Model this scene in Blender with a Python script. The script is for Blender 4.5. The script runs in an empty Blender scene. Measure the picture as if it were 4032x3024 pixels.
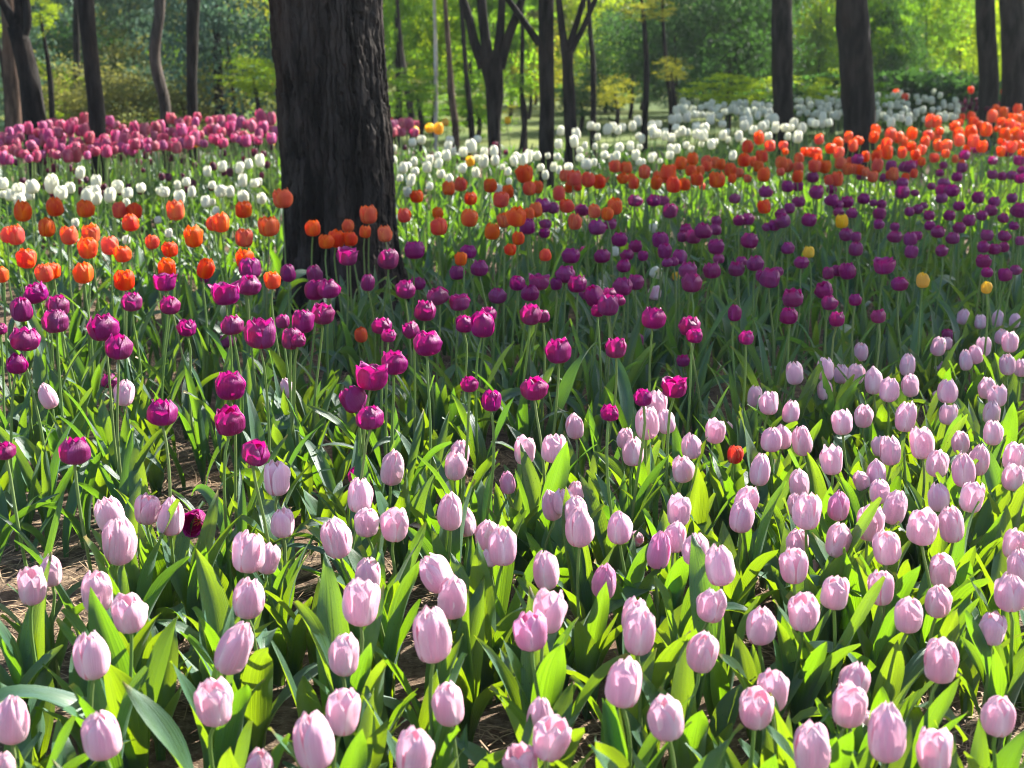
import bpy, math, random
import numpy as np
from mathutils import Vector, Matrix, Euler

S = bpy.context.scene
COL = S.collection
RND = random.Random(11)
NP = np.random.default_rng(5)

# ------------------------------------------------------------------ camera, light, exposure
EYE = 1.2
FPX = 5600.0                       # focal length in photo pixels (photo 4032 x 3024)
PITCH = math.atan((1512 - 150) / FPX)
SP, CP = math.sin(PITCH), math.cos(PITCH)
cam = bpy.data.cameras.new('camera')
cam_ob = bpy.data.objects.new('camera', cam)
COL.objects.link(cam_ob)
cam.sensor_fit = 'HORIZONTAL'
cam.sensor_width = 36.0
cam.lens = 36.0 * FPX / 4032
cam.clip_start = 0.05
cam.clip_end = 600
cam_ob.location = (0, 0, EYE)
cam_ob.rotation_euler = (math.pi / 2 - PITCH, 0, 0)
cam.dof.use_dof = True
cam.dof.focus_distance = 3.1
cam.dof.aperture_fstop = 6.2
S.camera = cam_ob
S.render.resolution_x, S.render.resolution_y = 1024, 768

SUN_EL, SUN_AZ = math.radians(35), math.radians(48)   # azimuth from the view direction (+Y) towards +X
world = bpy.data.worlds.new('World')
S.world = world
world.use_nodes = True
wn = world.node_tree
sky = wn.nodes.new('ShaderNodeTexSky')
sky.sky_type = 'NISHITA'
sky.sun_disc = False
sky.sun_elevation = SUN_EL
sky.sun_rotation = SUN_AZ
sky.air_density = 1.0
sky.dust_density = 1.5
bg = wn.nodes['Background']
wn.links.new(sky.outputs[0], bg.inputs[0])
bg.inputs[1].default_value = 0.078
sun = bpy.data.lights.new('sun', 'SUN')
sun.energy = 5.0
sun.angle = math.radians(0.55)
sun.color = (1.0, 0.95, 0.86)
sun_ob = bpy.data.objects.new('sun', sun)
COL.objects.link(sun_ob)
SUN_DIR = Vector((math.cos(SUN_EL) * math.sin(SUN_AZ), math.cos(SUN_EL) * math.cos(SUN_AZ), math.sin(SUN_EL)))
sun_ob.rotation_euler = SUN_DIR.to_track_quat('Z', 'Y').to_euler()
sun_ob.location = SUN_DIR * 40
S.view_settings.view_transform = 'Standard'
S.view_settings.look = 'None'
S.view_settings.exposure = 2.1
S.view_settings.gamma = 1.0
S.cycles.use_denoising = True
S.cycles.max_bounces = 8
S.cycles.diffuse_bounces = 4
S.cycles.transmission_bounces = 6
S.cycles.glossy_bounces = 2
S.cycles.caustics_reflective = False
S.cycles.caustics_refractive = False
S.cycles.sample_clamp_indirect = 6
S.cycles.filter_width = 1.05
S.cycles.volume_bounces = 0
S.cycles.volume_max_steps = 64

# ------------------------------------------------------------------ small helpers
def at_plane(px, py, h):
    """the point of height h seen at photo pixel (px, py)"""
    d = SP + (py - 1512) / FPX * CP
    zc = (EYE - h) / d
    return Vector(((px - 2016) / FPX * zc, zc * (CP - (py - 1512) / FPX * SP), h)), zc

def at_dist(px, py, y):
    """the point at ground distance y seen at photo pixel (px, py)"""
    k = CP - (py - 1512) / FPX * SP
    zc = y / k
    return Vector(((px - 2016) / FPX * zc, y, EYE - zc * (SP + (py - 1512) / FPX * CP)))

def tag(o, label=None, cat=None, group=None, kind=None):
    if label: o['label'] = label
    if cat: o['category'] = cat
    if group: o['group'] = group
    if kind: o['kind'] = kind
    return o

def link(name, data, parent=None):
    o = bpy.data.objects.new(name, data)
    COL.objects.link(o)
    if parent is not None: o.parent = parent
    return o

def empty(name, loc, rotz=0.0, scale=1.0):
    o = link(name, None)
    o.empty_display_size = 0.05
    o.location = loc
    o.rotation_euler = (0, 0, rotz)
    o.scale = (scale,) * 3
    return o

def grids_mesh(name, grids, mats, close=None, mat_idx=None, smooth=True):
    """one mesh from (nv, nu, 3) point grids; uv = (across, along). close: which grids wrap round in u"""
    vs, fs, uvs, mi = [], [], [], []
    base = 0
    for gi, g in enumerate(grids):
        nv, nu = g.shape[:2]
        vs.append(g.reshape(-1, 3))
        wrap = bool(close and close[gi])
        iu = np.arange(nu if wrap else nu - 1)
        iv = np.arange(nv - 1)
        A, B = np.meshgrid(iv, iu, indexing='ij')
        B2 = (B + 1) % nu
        f = np.stack([A * nu + B, A * nu + B2, (A + 1) * nu + B2, (A + 1) * nu + B], -1).reshape(-1, 4) + base
        fs.append(f)
        div = nu if wrap else nu - 1
        uv = np.stack([np.stack([B / div, A / (nv - 1)], -1), np.stack([(B + 1) / div, A / (nv - 1)], -1),
                       np.stack([(B + 1) / div, (A + 1) / (nv - 1)], -1), np.stack([B / div, (A + 1) / (nv - 1)], -1)], 2)
        uvs.append(uv.reshape(-1, 2))
        mi.append(np.full(len(f), mat_idx[gi] if mat_idx else 0))
        base += nv * nu
    return raw_mesh(name, np.concatenate(vs), np.concatenate(fs), mats, np.concatenate(uvs), np.concatenate(mi), smooth)

def raw_mesh(name, v, f, mats, uv=None, mi=None, smooth=True):
    me = bpy.data.meshes.new(name)
    n, k = f.shape
    me.vertices.add(len(v)); me.vertices.foreach_set('co', np.asarray(v, np.float32).ravel())
    me.loops.add(n * k); me.loops.foreach_set('vertex_index', f.astype(np.int32).ravel())
    me.polygons.add(n)
    me.polygons.foreach_set('loop_start', np.arange(0, n * k, k, dtype=np.int32))
    me.polygons.foreach_set('loop_total', np.full(n, k, np.int32))
    if mi is not None: me.polygons.foreach_set('material_index', mi.astype(np.int32))
    me.polygons.foreach_set('use_smooth', np.full(n, smooth))
    if uv is not None:
        l = me.uv_layers.new(name='UVMap')
        l.data.foreach_set('uv', np.asarray(uv, np.float32).ravel())
    for m in mats: me.materials.append(m)
    me.update(calc_edges=True)
    me.validate()
    return me

def hash2(ix, iy, seed):
    h = (ix.astype(np.int64) * 374761393 + iy.astype(np.int64) * 668265263 + seed * 1442695041) & 0xffffffff
    h = ((h ^ (h >> 13)) * 1274126177) & 0xffffffff
    h = (h ^ (h >> 16)) & 0xffffffff
    return h / 4294967295.0

def vnoise(x, y, seed=0, px=None):
    """smooth 2-D value noise; px: period in x"""
    x0, y0 = np.floor(x), np.floor(y)
    fx, fy = x - x0, y - y0
    fx, fy = fx * fx * (3 - 2 * fx), fy * fy * (3 - 2 * fy)
    x1 = x0 + 1
    if px: x0, x1 = x0 % px, x1 % px
    a, b = hash2(x0, y0, seed), hash2(x1, y0, seed)
    c, d = hash2(x0, y0 + 1, seed), hash2(x1, y0 + 1, seed)
    return (a * (1 - fx) + b * fx) * (1 - fy) + (c * (1 - fx) + d * fx) * fy

def smooth_interp(t, xs, ys):
    """cubic Hermite through the points"""
    xs, ys = np.array(xs, float), np.array(ys, float)
    m = np.gradient(ys, xs)
    i = np.clip(np.searchsorted(xs, t, side='right') - 1, 0, len(xs) - 2)
    h = xs[i + 1] - xs[i]
    s = (t - xs[i]) / h
    return ((2*s**3 - 3*s**2 + 1) * ys[i] + (s**3 - 2*s**2 + s) * h * m[i] + (-2*s**3 + 3*s**2) * ys[i+1] + (s**3 - s**2) * h * m[i+1])

# ------------------------------------------------------------------ materials
class N:
    def __init__(s, name):
        s.m = bpy.data.materials.new(name); s.m.use_nodes = True
        s.t = s.m.node_tree; s.t.nodes.clear()
        s.out = s.n('ShaderNodeOutputMaterial')
    def n(s, kind, **kw):
        x = s.t.nodes.new(kind)
        for k, v in kw.items(): setattr(x, k, v)
        return x
    def l(s, a, b): s.t.links.new(a, b)
    def put(s, sock, v):
        if isinstance(v, bpy.types.NodeSocket): s.l(v, sock)
        elif isinstance(v, (tuple, list)) and len(v) == 3 and sock.type == 'RGBA': sock.default_value = (*v, 1)
        else: sock.default_value = v
    def math(s, op, a, b=0.0, c=None, clamp=False):
        x = s.n('ShaderNodeMath', operation=op, use_clamp=clamp)
        s.put(x.inputs[0], a); s.put(x.inputs[1], b)
        if c is not None: s.put(x.inputs[2], c)
        return x.outputs[0]
    def mix(s, f, a, b, mode='MIX'):
        x = s.n('ShaderNodeMix', data_type='RGBA', blend_type=mode, clamp_factor=True)
        s.put(x.inputs[0], f); s.put(x.inputs[6], a); s.put(x.inputs[7], b)
        return x.outputs[2]
    def ramp(s, v, a, b, c=0.0, d=1.0):
        x = s.n('ShaderNodeMapRange', interpolation_type='SMOOTHSTEP')
        s.put(x.inputs[0], v)
        for i, q in enumerate((a, b, c, d)): x.inputs[i + 1].default_value = q
        return x.outputs[0]
    def uv(s):
        x = s.n('ShaderNodeUVMap'); y = s.n('ShaderNodeSeparateXYZ'); s.l(x.outputs[0], y.inputs[0])
        return x.outputs[0], y.outputs[0], y.outputs[1]
    def noise(s, vec, scale, detail=3.0, rough=0.55, sc=(1, 1, 1), off=None):
        m = s.n('ShaderNodeMapping'); s.put(m.inputs[0], vec); m.inputs[3].default_value = sc
        if off is not None:
            c = s.n('ShaderNodeCombineXYZ'); s.put(c.inputs[0], off); s.put(c.inputs[1], off); s.l(c.outputs[0], m.inputs[1])
        x = s.n('ShaderNodeTexNoise'); s.l(m.outputs[0], x.inputs['Vector'])
        x.inputs['Scale'].default_value = scale; x.inputs['Detail'].default_value = detail; x.inputs['Roughness'].default_value = rough
        return x.outputs[0]
    def obj(s): return s.n('ShaderNodeTexCoord').outputs['Object']
    def rnd(s): return s.n('ShaderNodeObjectInfo').outputs['Random']
    def bump(s, h, strength, dist):
        x = s.n('ShaderNodeBump'); s.l(h, x.inputs['Height']); x.inputs['Strength'].default_value = strength; x.inputs['Distance'].default_value = dist
        return x.outputs[0]
    def surf(s, color, rough=0.6, trans=None, fac=0.0, normal=None, spec=0.5, sheen=0.0, coat=0.0):
        p = s.n('ShaderNodeBsdfPrincipled')
        s.put(p.inputs['Base Color'], color); s.put(p.inputs['Roughness'], rough)
        p.inputs['Specular IOR Level'].default_value = spec
        if sheen:
            p.inputs['Sheen Weight'].default_value = sheen
        if normal is not None: s.l(normal, p.inputs['Normal'])
        o = p.outputs[0]
        if trans is not None:
            t = s.n('ShaderNodeBsdfTranslucent'); s.put(t.inputs[0], trans)
            if normal is not None: s.l(normal, t.inputs['Normal'])
            x = s.n('ShaderNodeMixShader'); s.put(x.inputs[0], fac)
            s.l(o, x.inputs[1]); s.l(t.outputs[0], x.inputs[2]); o = x.outputs[0]
        s.l(o, s.out.inputs[0])
        return s.m

def petal_material(name, mid, edge, base, thru, fac=0.5, edge_pow=3.0, base_end=0.22, streak=0.35, hue=0.012, rough=0.5):
    k = N(name)
    uvv, u, v = k.uv()
    r = k.rnd()
    e = k.math('POWER', k.math('ABSOLUTE', k.math('MULTIPLY_ADD', u, 2.0, -1.0)), edge_pow)
    tip = k.ramp(v, 0.72, 1.0)
    e = k.math('MAXIMUM', e, k.math('MULTIPLY', tip, 0.7))
    st = k.noise(uvv, 1.0, 3.0, 0.6, (26, 1.6, 1), k.math('MULTIPLY', r, 37.0))
    c = k.mix(k.math('MULTIPLY', e, 0.75), mid, edge)
    c = k.mix(k.math('MULTIPLY', k.ramp(st, 0.35, 0.75), streak), c, edge)
    c = k.mix(k.ramp(v, base_end, 0.0), c, base)
    hs = k.n('ShaderNodeHueSaturation'); k.l(c, hs.inputs['Color'])
    k.put(hs.inputs['Hue'], k.math('MULTIPLY_ADD', r, hue * 2, 0.5 - hue))
    k.put(hs.inputs['Value'], k.math('MULTIPLY_ADD', k.math('FRACT', k.math('MULTIPLY', r, 7.31)), 0.22, 0.89))
    k.put(hs.inputs['Saturation'], k.math('MULTIPLY_ADD', k.math('FRACT', k.math('MULTIPLY', r, 3.77)), 0.2, 0.9))
    col = hs.outputs[0]
    tc = k.mix(k.ramp(v, base_end, 0.0), k.mix(k.math('MULTIPLY', e, 0.5), thru, edge), base)
    vein = k.noise(uvv, 1.0, 2.0, 0.5, (60, 1.2, 1), k.math('MULTIPLY', r, 11.0))
    return k.surf(col, rough, tc, fac, k.bump(k.math('ADD', vein, k.math('MULTIPLY', st, 1.2)), 0.55, 0.003), 0.35, sheen=0.0)

def leaf_material(name, top, thru, fac=0.42, rough=0.4):
    k = N(name)
    uvv, u, v = k.uv()
    r = k.rnd()
    st = k.noise(uvv, 1.0, 2.0, 0.5, (34, 1.0, 1), k.math('MULTIPLY', r, 23.0))
    bl = k.noise(uvv, 1.0, 3.0, 0.6, (3.0, 5.0, 1), k.math('MULTIPLY', r, 51.0))
    sp = k.noise(uvv, 1.0, 1.0, 0.5, (22, 60, 1), k.math('MULTIPLY', r, 77.0))
    c = k.mix(k.ramp(st, 0.3, 0.7), top, tuple(x * 1.45 for x in top))
    c = k.mix(k.math('MULTIPLY', k.ramp(bl, 0.4, 0.7), 0.6), c, (top[0] * 1.5, top[1] * 1.4, top[2] * 2.6))
    hs = k.n('ShaderNodeHueSaturation'); k.l(c, hs.inputs['Color'])
    k.put(hs.inputs['Hue'], k.math('MULTIPLY_ADD', r, 0.03, 0.485))
    k.put(hs.inputs['Value'], k.math('MULTIPLY_ADD', k.math('FRACT', k.math('MULTIPLY', r, 5.3)), 0.5, 0.75))
    dark = k.math('MULTIPLY', k.ramp(sp, 0.70, 0.74), k.ramp(k.math('FRACT', k.math('MULTIPLY', r, 9.1)), 0.5, 0.55))
    col = k.mix(dark, hs.outputs[0], (0.02, 0.02, 0.008))
    tipc = k.ramp(v, 0.93, 1.0)
    tipc = k.math('MULTIPLY', tipc, k.ramp(k.math('FRACT', k.math('MULTIPLY', r, 13.7)), 0.55, 0.6))
    col = k.mix(tipc, col, (0.30, 0.22, 0.07))
    t2 = k.mix(k.ramp(st, 0.3, 0.7), thru, tuple(x * 0.72 for x in thru))
    hs2 = k.n('ShaderNodeHueSaturation'); k.l(t2, hs2.inputs['Color'])
    k.put(hs2.inputs['Hue'], k.math('MULTIPLY_ADD', k.math('FRACT', k.math('MULTIPLY', r, 3.3)), 0.035, 0.48))
    t2 = k.mix(dark, hs2.outputs[0], (0.04, 0.05, 0.01))
    rg = k.math('MULTIPLY_ADD', bl, 0.25, rough - 0.1)
    return k.surf(col, rg, t2, fac, k.bump(st, 0.5, 0.003), 0.5, sheen=0.1)

def cloud_material(name, top, thru, fac=0.4, var=0.5):
    k = N(name)
    r = k.rnd()
    nz = k.noise(k.obj(), 2.2, 3.0, 0.6)
    c = k.mix(k.ramp(nz, 0.35, 0.68), tuple(x * (1 - var * .6) for x in top), tuple(x * (1 + var) for x in top))
    hs = k.n('ShaderNodeHueSaturation'); k.l(c, hs.inputs['Color'])
    k.put(hs.inputs['Hue'], k.math('MULTIPLY_ADD', r, 0.03, 0.485))
    t = k.mix(k.ramp(nz, 0.35, 0.68), tuple(x * .7 for x in thru), thru)
    return k.surf(hs.outputs[0], 0.75, t, fac, None, 0.12)

def bark_material(name, dark, light, scale=1.0, bump=0.6):
    k = N(name)
    o = k.obj()
    a = k.noise(o, 9.0 * scale, 6.0, 0.65, (1.6, 1.6, 0.28))
    b = k.noise(o, 3.0 * scale, 3.0, 0.6, (1, 1, 0.5))
    f = k.noise(o, 70.0 * scale, 3.0, 0.6, (1, 1, 0.35))
    c = k.mix(k.ramp(a, 0.38, 0.66), dark, light)
    c = k.mix(k.math('MULTIPLY', k.ramp(b, 0.45, 0.7), 0.5), c, (light[0] * 1.25, light[1] * 0.95, light[2] * 0.8))
    h = k.math('ADD', k.math('MULTIPLY', a, 1.0), k.math('MULTIPLY', f, 0.35))
    return k.surf(c, 0.85, normal=k.bump(h, bump, 0.02), spec=0.1)

M = {}
M['pink'] = petal_material('pink_petal', (0.78, 0.42, 0.58), (0.95, 0.84, 0.86), (0.88, 0.82, 0.58), (0.92, 0.50, 0.64), 0.30, 3.0, 0.16, 0.4)
M['deep_pink'] = petal_material('deep_pink_petal', (0.68, 0.25, 0.48), (0.86, 0.58, 0.72), (0.85, 0.7, 0.6), (0.86, 0.30, 0.55), 0.32, 3.0, 0.14, 0.35)
M['purple'] = petal_material('purple_petal', (0.19, 0.005, 0.105), (0.32, 0.03, 0.22), (0.36, 0.18, 0.30), (0.74, 0.006, 0.27), 0.30, 4.0, 0.07, 0.45, 0.015, 0.42)
M['orange'] = petal_material('orange_petal', (0.64, 0.040, 0.016), (0.93, 0.24, 0.02), (0.85, 0.30, 0.05), (1.0, 0.095, 0.004), 0.40, 2.4, 0.10, 0.35)
M['white'] = petal_material('white_petal', (0.80, 0.79, 0.68), (0.84, 0.83, 0.76), (0.62, 0.68, 0.35), (0.82, 0.80, 0.58), 0.35, 3.0, 0.22, 0.3)
M['rose'] = petal_material('rose_petal', (0.33, 0.022, 0.12), (0.72, 0.24, 0.36), (0.6, 0.3, 0.35), (0.70, 0.05, 0.18), 0.34, 2.6, 0.1, 0.4, 0.04)
M['maroon'] = petal_material('maroon_petal', (0.075, 0.008, 0.035), (0.12, 0.02, 0.05), (0.1, 0.03, 0.04), (0.30, 0.005, 0.06), 0.35, 3.0, 0.1, 0.3)
M['yellow'] = petal_material('yellow_petal', (0.82, 0.50, 0.02), (0.88, 0.66, 0.06), (0.6, 0.55, 0.05), (0.95, 0.58, 0.02), 0.42, 3.0, 0.15, 0.3)
M['red'] = petal_material('red_petal', (0.55, 0.02, 0.015), (0.85, 0.35, 0.2), (0.7, 0.3, 0.1), (0.9, 0.05, 0.02), 0.42, 3.0, 0.12, 0.4)
M['cream'] = petal_material('cream_petal', (0.62, 0.64, 0.52), (0.68, 0.70, 0.60), (0.62, 0.66, 0.40), (0.66, 0.66, 0.46), 0.3, 3.0, 0.2, 0.3)
M['leaf'] = leaf_material('tulip_leaf', (0.034, 0.092, 0.042), (0.28, 0.50, 0.006), 0.35, 0.40)
M['leaf_tall'] = leaf_material('tall_tulip_leaf', (0.030, 0.078, 0.042), (0.22, 0.43, 0.010), 0.33, 0.40)
k = N('tulip_stem'); M['stem'] = k.surf(k.mix(k.rnd(), (0.13, 0.23, 0.06), (0.17, 0.22, 0.08)), 0.45, (0.35, 0.5, 0.06), 0.25)
M['anther'] = N('anther').surf((0.45, 0.33, 0.04), 0.7)
M['bark'] = bark_material('pine_bark', (0.007, 0.006, 0.0056), (0.050, 0.041, 0.037))
M['bark_dark'] = bark_material('dark_bark', (0.006, 0.005, 0.005), (0.030, 0.026, 0.024), 1.4)
M['bark_grey'] = bark_material('grey_bark', (0.02, 0.017, 0.015), (0.085, 0.07, 0.06), 1.4)
M['bark_pale'] = bark_material('pale_birch_bark', (0.30, 0.27, 0.24), (0.60, 0.56, 0.50), 2.0, 0.3)
M['bark_brown'] = bark_material('brown_bark', (0.04, 0.026, 0.02), (0.12, 0.08, 0.06), 1.4)
M['needle'] = cloud_material('pine_foliage', (0.085, 0.145, 0.110), (0.10, 0.19, 0.09), 0.35)
M['olive'] = cloud_material('olive_foliage', (0.13, 0.14, 0.045), (0.35, 0.34, 0.07), 0.4)
M['lime'] = cloud_material('lime_foliage', (0.12, 0.20, 0.02), (0.50, 0.66, 0.02), 0.5)
M['green'] = cloud_material('green_foliage', (0.07, 0.15, 0.03), (0.28, 0.52, 0.02), 0.46)
M['dark_green'] = cloud_material('dark_green_foliage', (0.032, 0.075, 0.032), (0.08, 0.20, 0.03), 0.35)
M['gold'] = cloud_material('yellow_green_foliage', (0.20, 0.21, 0.03), (0.50, 0.50, 0.03), 0.42)
# ground
k = N('bed_soil')
o = k.obj()
a = k.noise(o, 3.0, 5.0, 0.6); b = k.noise(o, 28.0, 5.0, 0.7); c2 = k.noise(o, 90.0, 4.0, 0.7, (1, 2.4, 1))
c = k.mix(k.ramp(b, 0.35, 0.7), (0.075, 0.050, 0.035), (0.23, 0.165, 0.11))
c = k.mix(k.math('MULTIPLY', k.ramp(a, 0.45, 0.7), 0.6), c, (0.16, 0.085, 0.05))
c = k.mix(k.math('MULTIPLY', k.ramp(c2, 0.55, 0.7), 0.7), c, (0.42, 0.33, 0.23))
M['soil'] = k.surf(c, 0.95, normal=k.bump(k.math('ADD', b, k.math('MULTIPLY', c2, 0.6)), 0.9, 0.02), spec=0.15)
k = N('lawn')
o = k.obj()
a = k.noise(o, 0.55, 4.0, 0.6); b = k.noise(o, 14.0, 4.0, 0.7)
c = k.mix(k.ramp(a, 0.38, 0.62), (0.05, 0.085, 0.02), (0.14, 0.16, 0.035))
c = k.mix(k.math('MULTIPLY', k.ramp(b, 0.4, 0.7), 0.5), c, (0.10, 0.15, 0.025))
M['lawn'] = k.surf(c, 0.9, normal=k.bump(b, 0.8, 0.05), spec=0.2)
k = N('straw')
M['straw'] = k.surf(k.mix(k.noise(k.obj(), 60.0, 2.0), (0.17, 0.09, 0.045), (0.46, 0.34, 0.20)), 0.7, (0.3, 0.2, 0.1), 0.15)

# ------------------------------------------------------------------ ground
def ground_height(x, y):
    return 0.018 * (vnoise(x * 3.1 + 40, y * 3.1, 3) - 0.5) + 0.012 * (vnoise(x * 11 + 90, y * 11, 4) - 0.5) + 0.022
n = 90
xs = np.sign(np.linspace(-1, 1, n)) * np.abs(np.linspace(-1, 1, n)) ** 2 * 160
ys = np.linspace(0, 1, n) ** 2 * 200 - 8
X, Y = np.meshgrid(xs, ys)
Z = np.where(Y > 20, 0.0, -0.004)
tag(link('lawn', grids_mesh('lawn', [np.stack([X, Y, Z], -1)], [M['lawn']])), kind='structure')
xs = np.concatenate([np.linspace(-7, -1.7, 40), np.linspace(-1.65, 1.65, 130), np.linspace(1.7, 7, 40)])
ys = np.concatenate([np.linspace(-1.0, 1.4, 20), np.linspace(1.45, 6.5, 190), np.linspace(6.6, 15.5, 80)])
X, Y = np.meshgrid(xs, ys)
Z = ground_height(X, Y)
rim = np.minimum(np.minimum(X + 7, 7 - X), np.minimum(Y + 1, 15.5 - Y))
Z = np.where(rim < 0.15, 0.002, Z)
tag(link('flower_bed_ground', grids_mesh('flower_bed_ground', [np.stack([X, Y, Z], -1)], [M['soil']])), kind='structure')

# dry pine needles and straw lying on the soil
def litter(nn):
    y = 1.5 + 6.0 * NP.random(nn) ** 1.5
    x = (NP.random(nn) * 2 - 1) * (0.45 * y + 0.3)
    keep = vnoise(x * 2.4 + 10, y * 2.4, 21) + 0.35 * vnoise(x * 9, y * 9, 22) > 0.55
    x, y = x[keep], y[keep]
    nn = len(x)
    a = NP.random(nn) * math.pi * 2
    L = 0.025 + 0.07 * NP.random(nn)
    w = 0.0008 + 0.0008 * NP.random(nn)
    z = ground_height(x, y) + 0.003 + 0.012 * NP.random(nn) ** 2
    tilt = (NP.random(nn) - 0.3) * 0.03
    dx, dy = np.cos(a) * L / 2, np.sin(a) * L / 2
    nx, ny = -np.sin(a) * w, np.cos(a) * w
    bend = (NP.random(nn) - .5) * 0.012
    P = lambda s, t: np.stack([x + dx * s + nx * t - np.sin(a) * bend * (1 - s * s), y + dy * s + ny * t + np.cos(a) * bend * (1 - s * s), z + tilt * s + 0.004 * (1 - s * s)], -1)
    v = np.stack([P(-1, -1), P(-1, 1), P(0, 1), P(0, -1), P(1, 1), P(1, -1)], 1).reshape(-1, 3)
    i = np.arange(nn)[:, None] * 6
    f = np.concatenate([i + np.array([0, 1, 2, 3]), i + np.array([3, 2, 4, 5])])
    return raw_mesh('pine_straw', v, f, [M['straw']], smooth=False)
tag(link('pine_straw', litter(26000)), 'dry pine needles and straw scattered over the bare soil between tulips', 'straw', kind='stuff')

# ------------------------------------------------------------------ tulip parts
def petal_grid(R, H, phi, outer, openness, rng, nu=11, nv=15, sharp=0.5):
    aspect_egg = H > 1.02
    u = np.linspace(-1, 1, nu)[None, :]
    v = np.linspace(0, 1, nv)[:, None]
    vv = v[:, 0]
    top = (0.40 if aspect_egg else 0.50) + openness
    r = smooth_interp(vv, [0, .06, .15, .3, .48, .68, .85, 1.0],
                      [.10, .42, .72, .95, 1.0, .55 * 1 + .45 * min(1.1, .93 + openness * .35), .5 * (.92 + top) * .96, top])
    if aspect_egg:
        r = smooth_interp(vv, [0, .06, .15, .3, .48, .66, .82, .92, 1.0],
                          [.10, .42, .72, .94, 1.0, .97 + .2 * openness, .80 + .5 * openness, .60 + .75 * openness, .36 + openness])
    r = np.clip(r, .05, None) * R
    amax = math.radians(61 if outer else 55)
    wsh = smooth_interp(vv, [0, .12, .3, .5, .7, .85, .94, 1.0], [.45, .78, .98, 1.0, .95, .80 - .12 * sharp, .56 - .14 * sharp, .10])
    rad = r[:, None] * (1.0 if outer else 0.90)
    ang = u * wsh[:, None] * amax
    flat = 1 / np.cos(np.clip(ang * (0.42 if outer else 0.3), -1.2, 1.2))
    rr = rad * flat
    rr = rr + (0.035 if outer else 0.02) * R * np.exp(-(u / 0.16) ** 2) * np.sin(np.pi * np.clip(v, 0, 1)) ** .7
    ph = rng.random(4) * 6.28
    sm = np.clip((v - .12) / .5, 0, 1)
    rr = rr + R * 0.045 * np.sin(u * 4.6 + ph[0] + 2.2 * v) * sm + R * .05 * (vnoise(u * 2.6 + ph[0] * 9 + 0 * v, v * 3.2 + ph[1] * 7 + 0 * u, 12) - .5) * sm + R * 0.02 * np.sin(u * 9 + ph[1]) * sm
    rr = rr + R * 0.13 * (rng.random() - .45) * sm ** 2
    rr = rr + R * .10 * (rng.random() - .35) * np.clip((v - .85) / .15, 0, 1) ** 2
    ed = np.abs(u) ** 3 * sm
    rr = rr + R * .07 * ed * np.sin(v * 9 + ph[2] + (u > 0) * 2.0)
    z = H * (vv[:, None] ** 1.0) * (1 + 0.06 * (rng.random() - .5)) + 0 * u
    zc = np.clip(vv, 0, 1)
    z = H * smooth_interp(zc, [0, .06, .15, .3, .48, .68, .85, 1.0], [0, .012, .075, .24, .45, .68, .86, 1.0])[:, None] * (1 + .08 * (rng.random() - .5)) * (0.97 if outer else 1.0)
    if aspect_egg:
        z = H * smooth_interp(zc, [0, .06, .15, .3, .48, .66, .82, .92, 1.0], [0, .012, .075, .24, .46, .69, .875, .955, 1.0 + .05 * rng.random()])[:, None] * (1 + .07 * (rng.random() - .5)) * (0.97 if outer else 1.0)
    z = z + H * .018 * np.sin(u * 7 + ph[3]) * sm - H * .05 * (u ** 2) * sm * (wsh[:, None] > .3)
    if openness > .35:
        z = z - H * .10 * np.clip(v - .7, 0, 1)
    twist = (rng.random() - .5) * .16 * v
    a = phi + ang + twist
    return np.stack([rr * np.cos(a), rr * np.sin(a), z], -1)

def bloom_grids(aspect, openness, seed, loose=0.0, nu=11, nv=15):
    """six overlapping petals of a unit wide bloom, base at the origin"""
    rng = np.random.default_rng(seed)
    out = []
    off = rng.random() * 6.28
    for kx in range(6):
        outer = kx % 2 == 0
        op = openness + (rng.random() - .5) * .16 + (loose * rng.random() if outer else 0)
        out.append(petal_grid(.5, aspect, off + kx * math.pi / 3 + (rng.random() - .5) * .14, outer, op, rng, nu, nv, rng.random()))
    return out

def anther_grids(aspect):
    g = []
    for i in range(6):
        a = i * math.pi / 3 + .4
        t = np.linspace(0, 1, 4)
        c = np.stack([(.05 + .1 * t) * math.cos(a), (.05 + .1 * t) * math.sin(a), .05 + t * aspect * .45], -1)
        q = np.linspace(0, 6.283, 5)[:-1]
        rad = np.array([.01, .012, .03, .012])
        g.append(np.stack([np.stack([c[j, 0] + rad[j] * np.cos(q), c[j, 1] + rad[j] * np.sin(q), np.full(4, c[j, 2])], -1) for j in range(4)]))
    return g

BLOOM = {}          # (shape name) -> list of variants, each a list of petal grids
def variants(shape, n, aspect, op0, op1, seed0, loose=0.0, nu=11, nv=15):
    BLOOM[shape] = [(bloom_grids(aspect * (0.94 + .12 * i / max(1, n - 1)), op0 + (op1 - op0) * ((i * 7) % n) / max(1, n - 1), seed0 + i, loose, nu, nv), aspect * (0.94 + .12 * i / max(1, n - 1))) for i in range(n)]
variants('egg', 10, 1.42, -.10, .12, 100, .06)
variants('egg_open', 6, 1.32, .16, .34, 130, .05)
variants('egg_bud', 5, 1.62, -.22, -.06, 150)
variants('cup', 10, .98, .00, .22, 200, .10)
variants('goblet', 8, 1.12, .00, .22, 280, .06)
variants('goblet_open', 6, 1.10, .18, .36, 290, .06)
variants('cup_open', 5, .88, .48, .70, 230, .10)
variants('cup_bud', 5, 1.26, -.14, .02, 260)
variants('far_cup', 6, 1.12, .06, .26, 300, .05, 7, 9)
variants('far_egg', 6, 1.22, .06, .26, 330, .05, 7, 9)
variants('far_open', 4, 1.08, .2, .36, 350, .1, 7, 9)
BLOOM_MESH, PETAL_MESH = {}, {}
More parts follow.
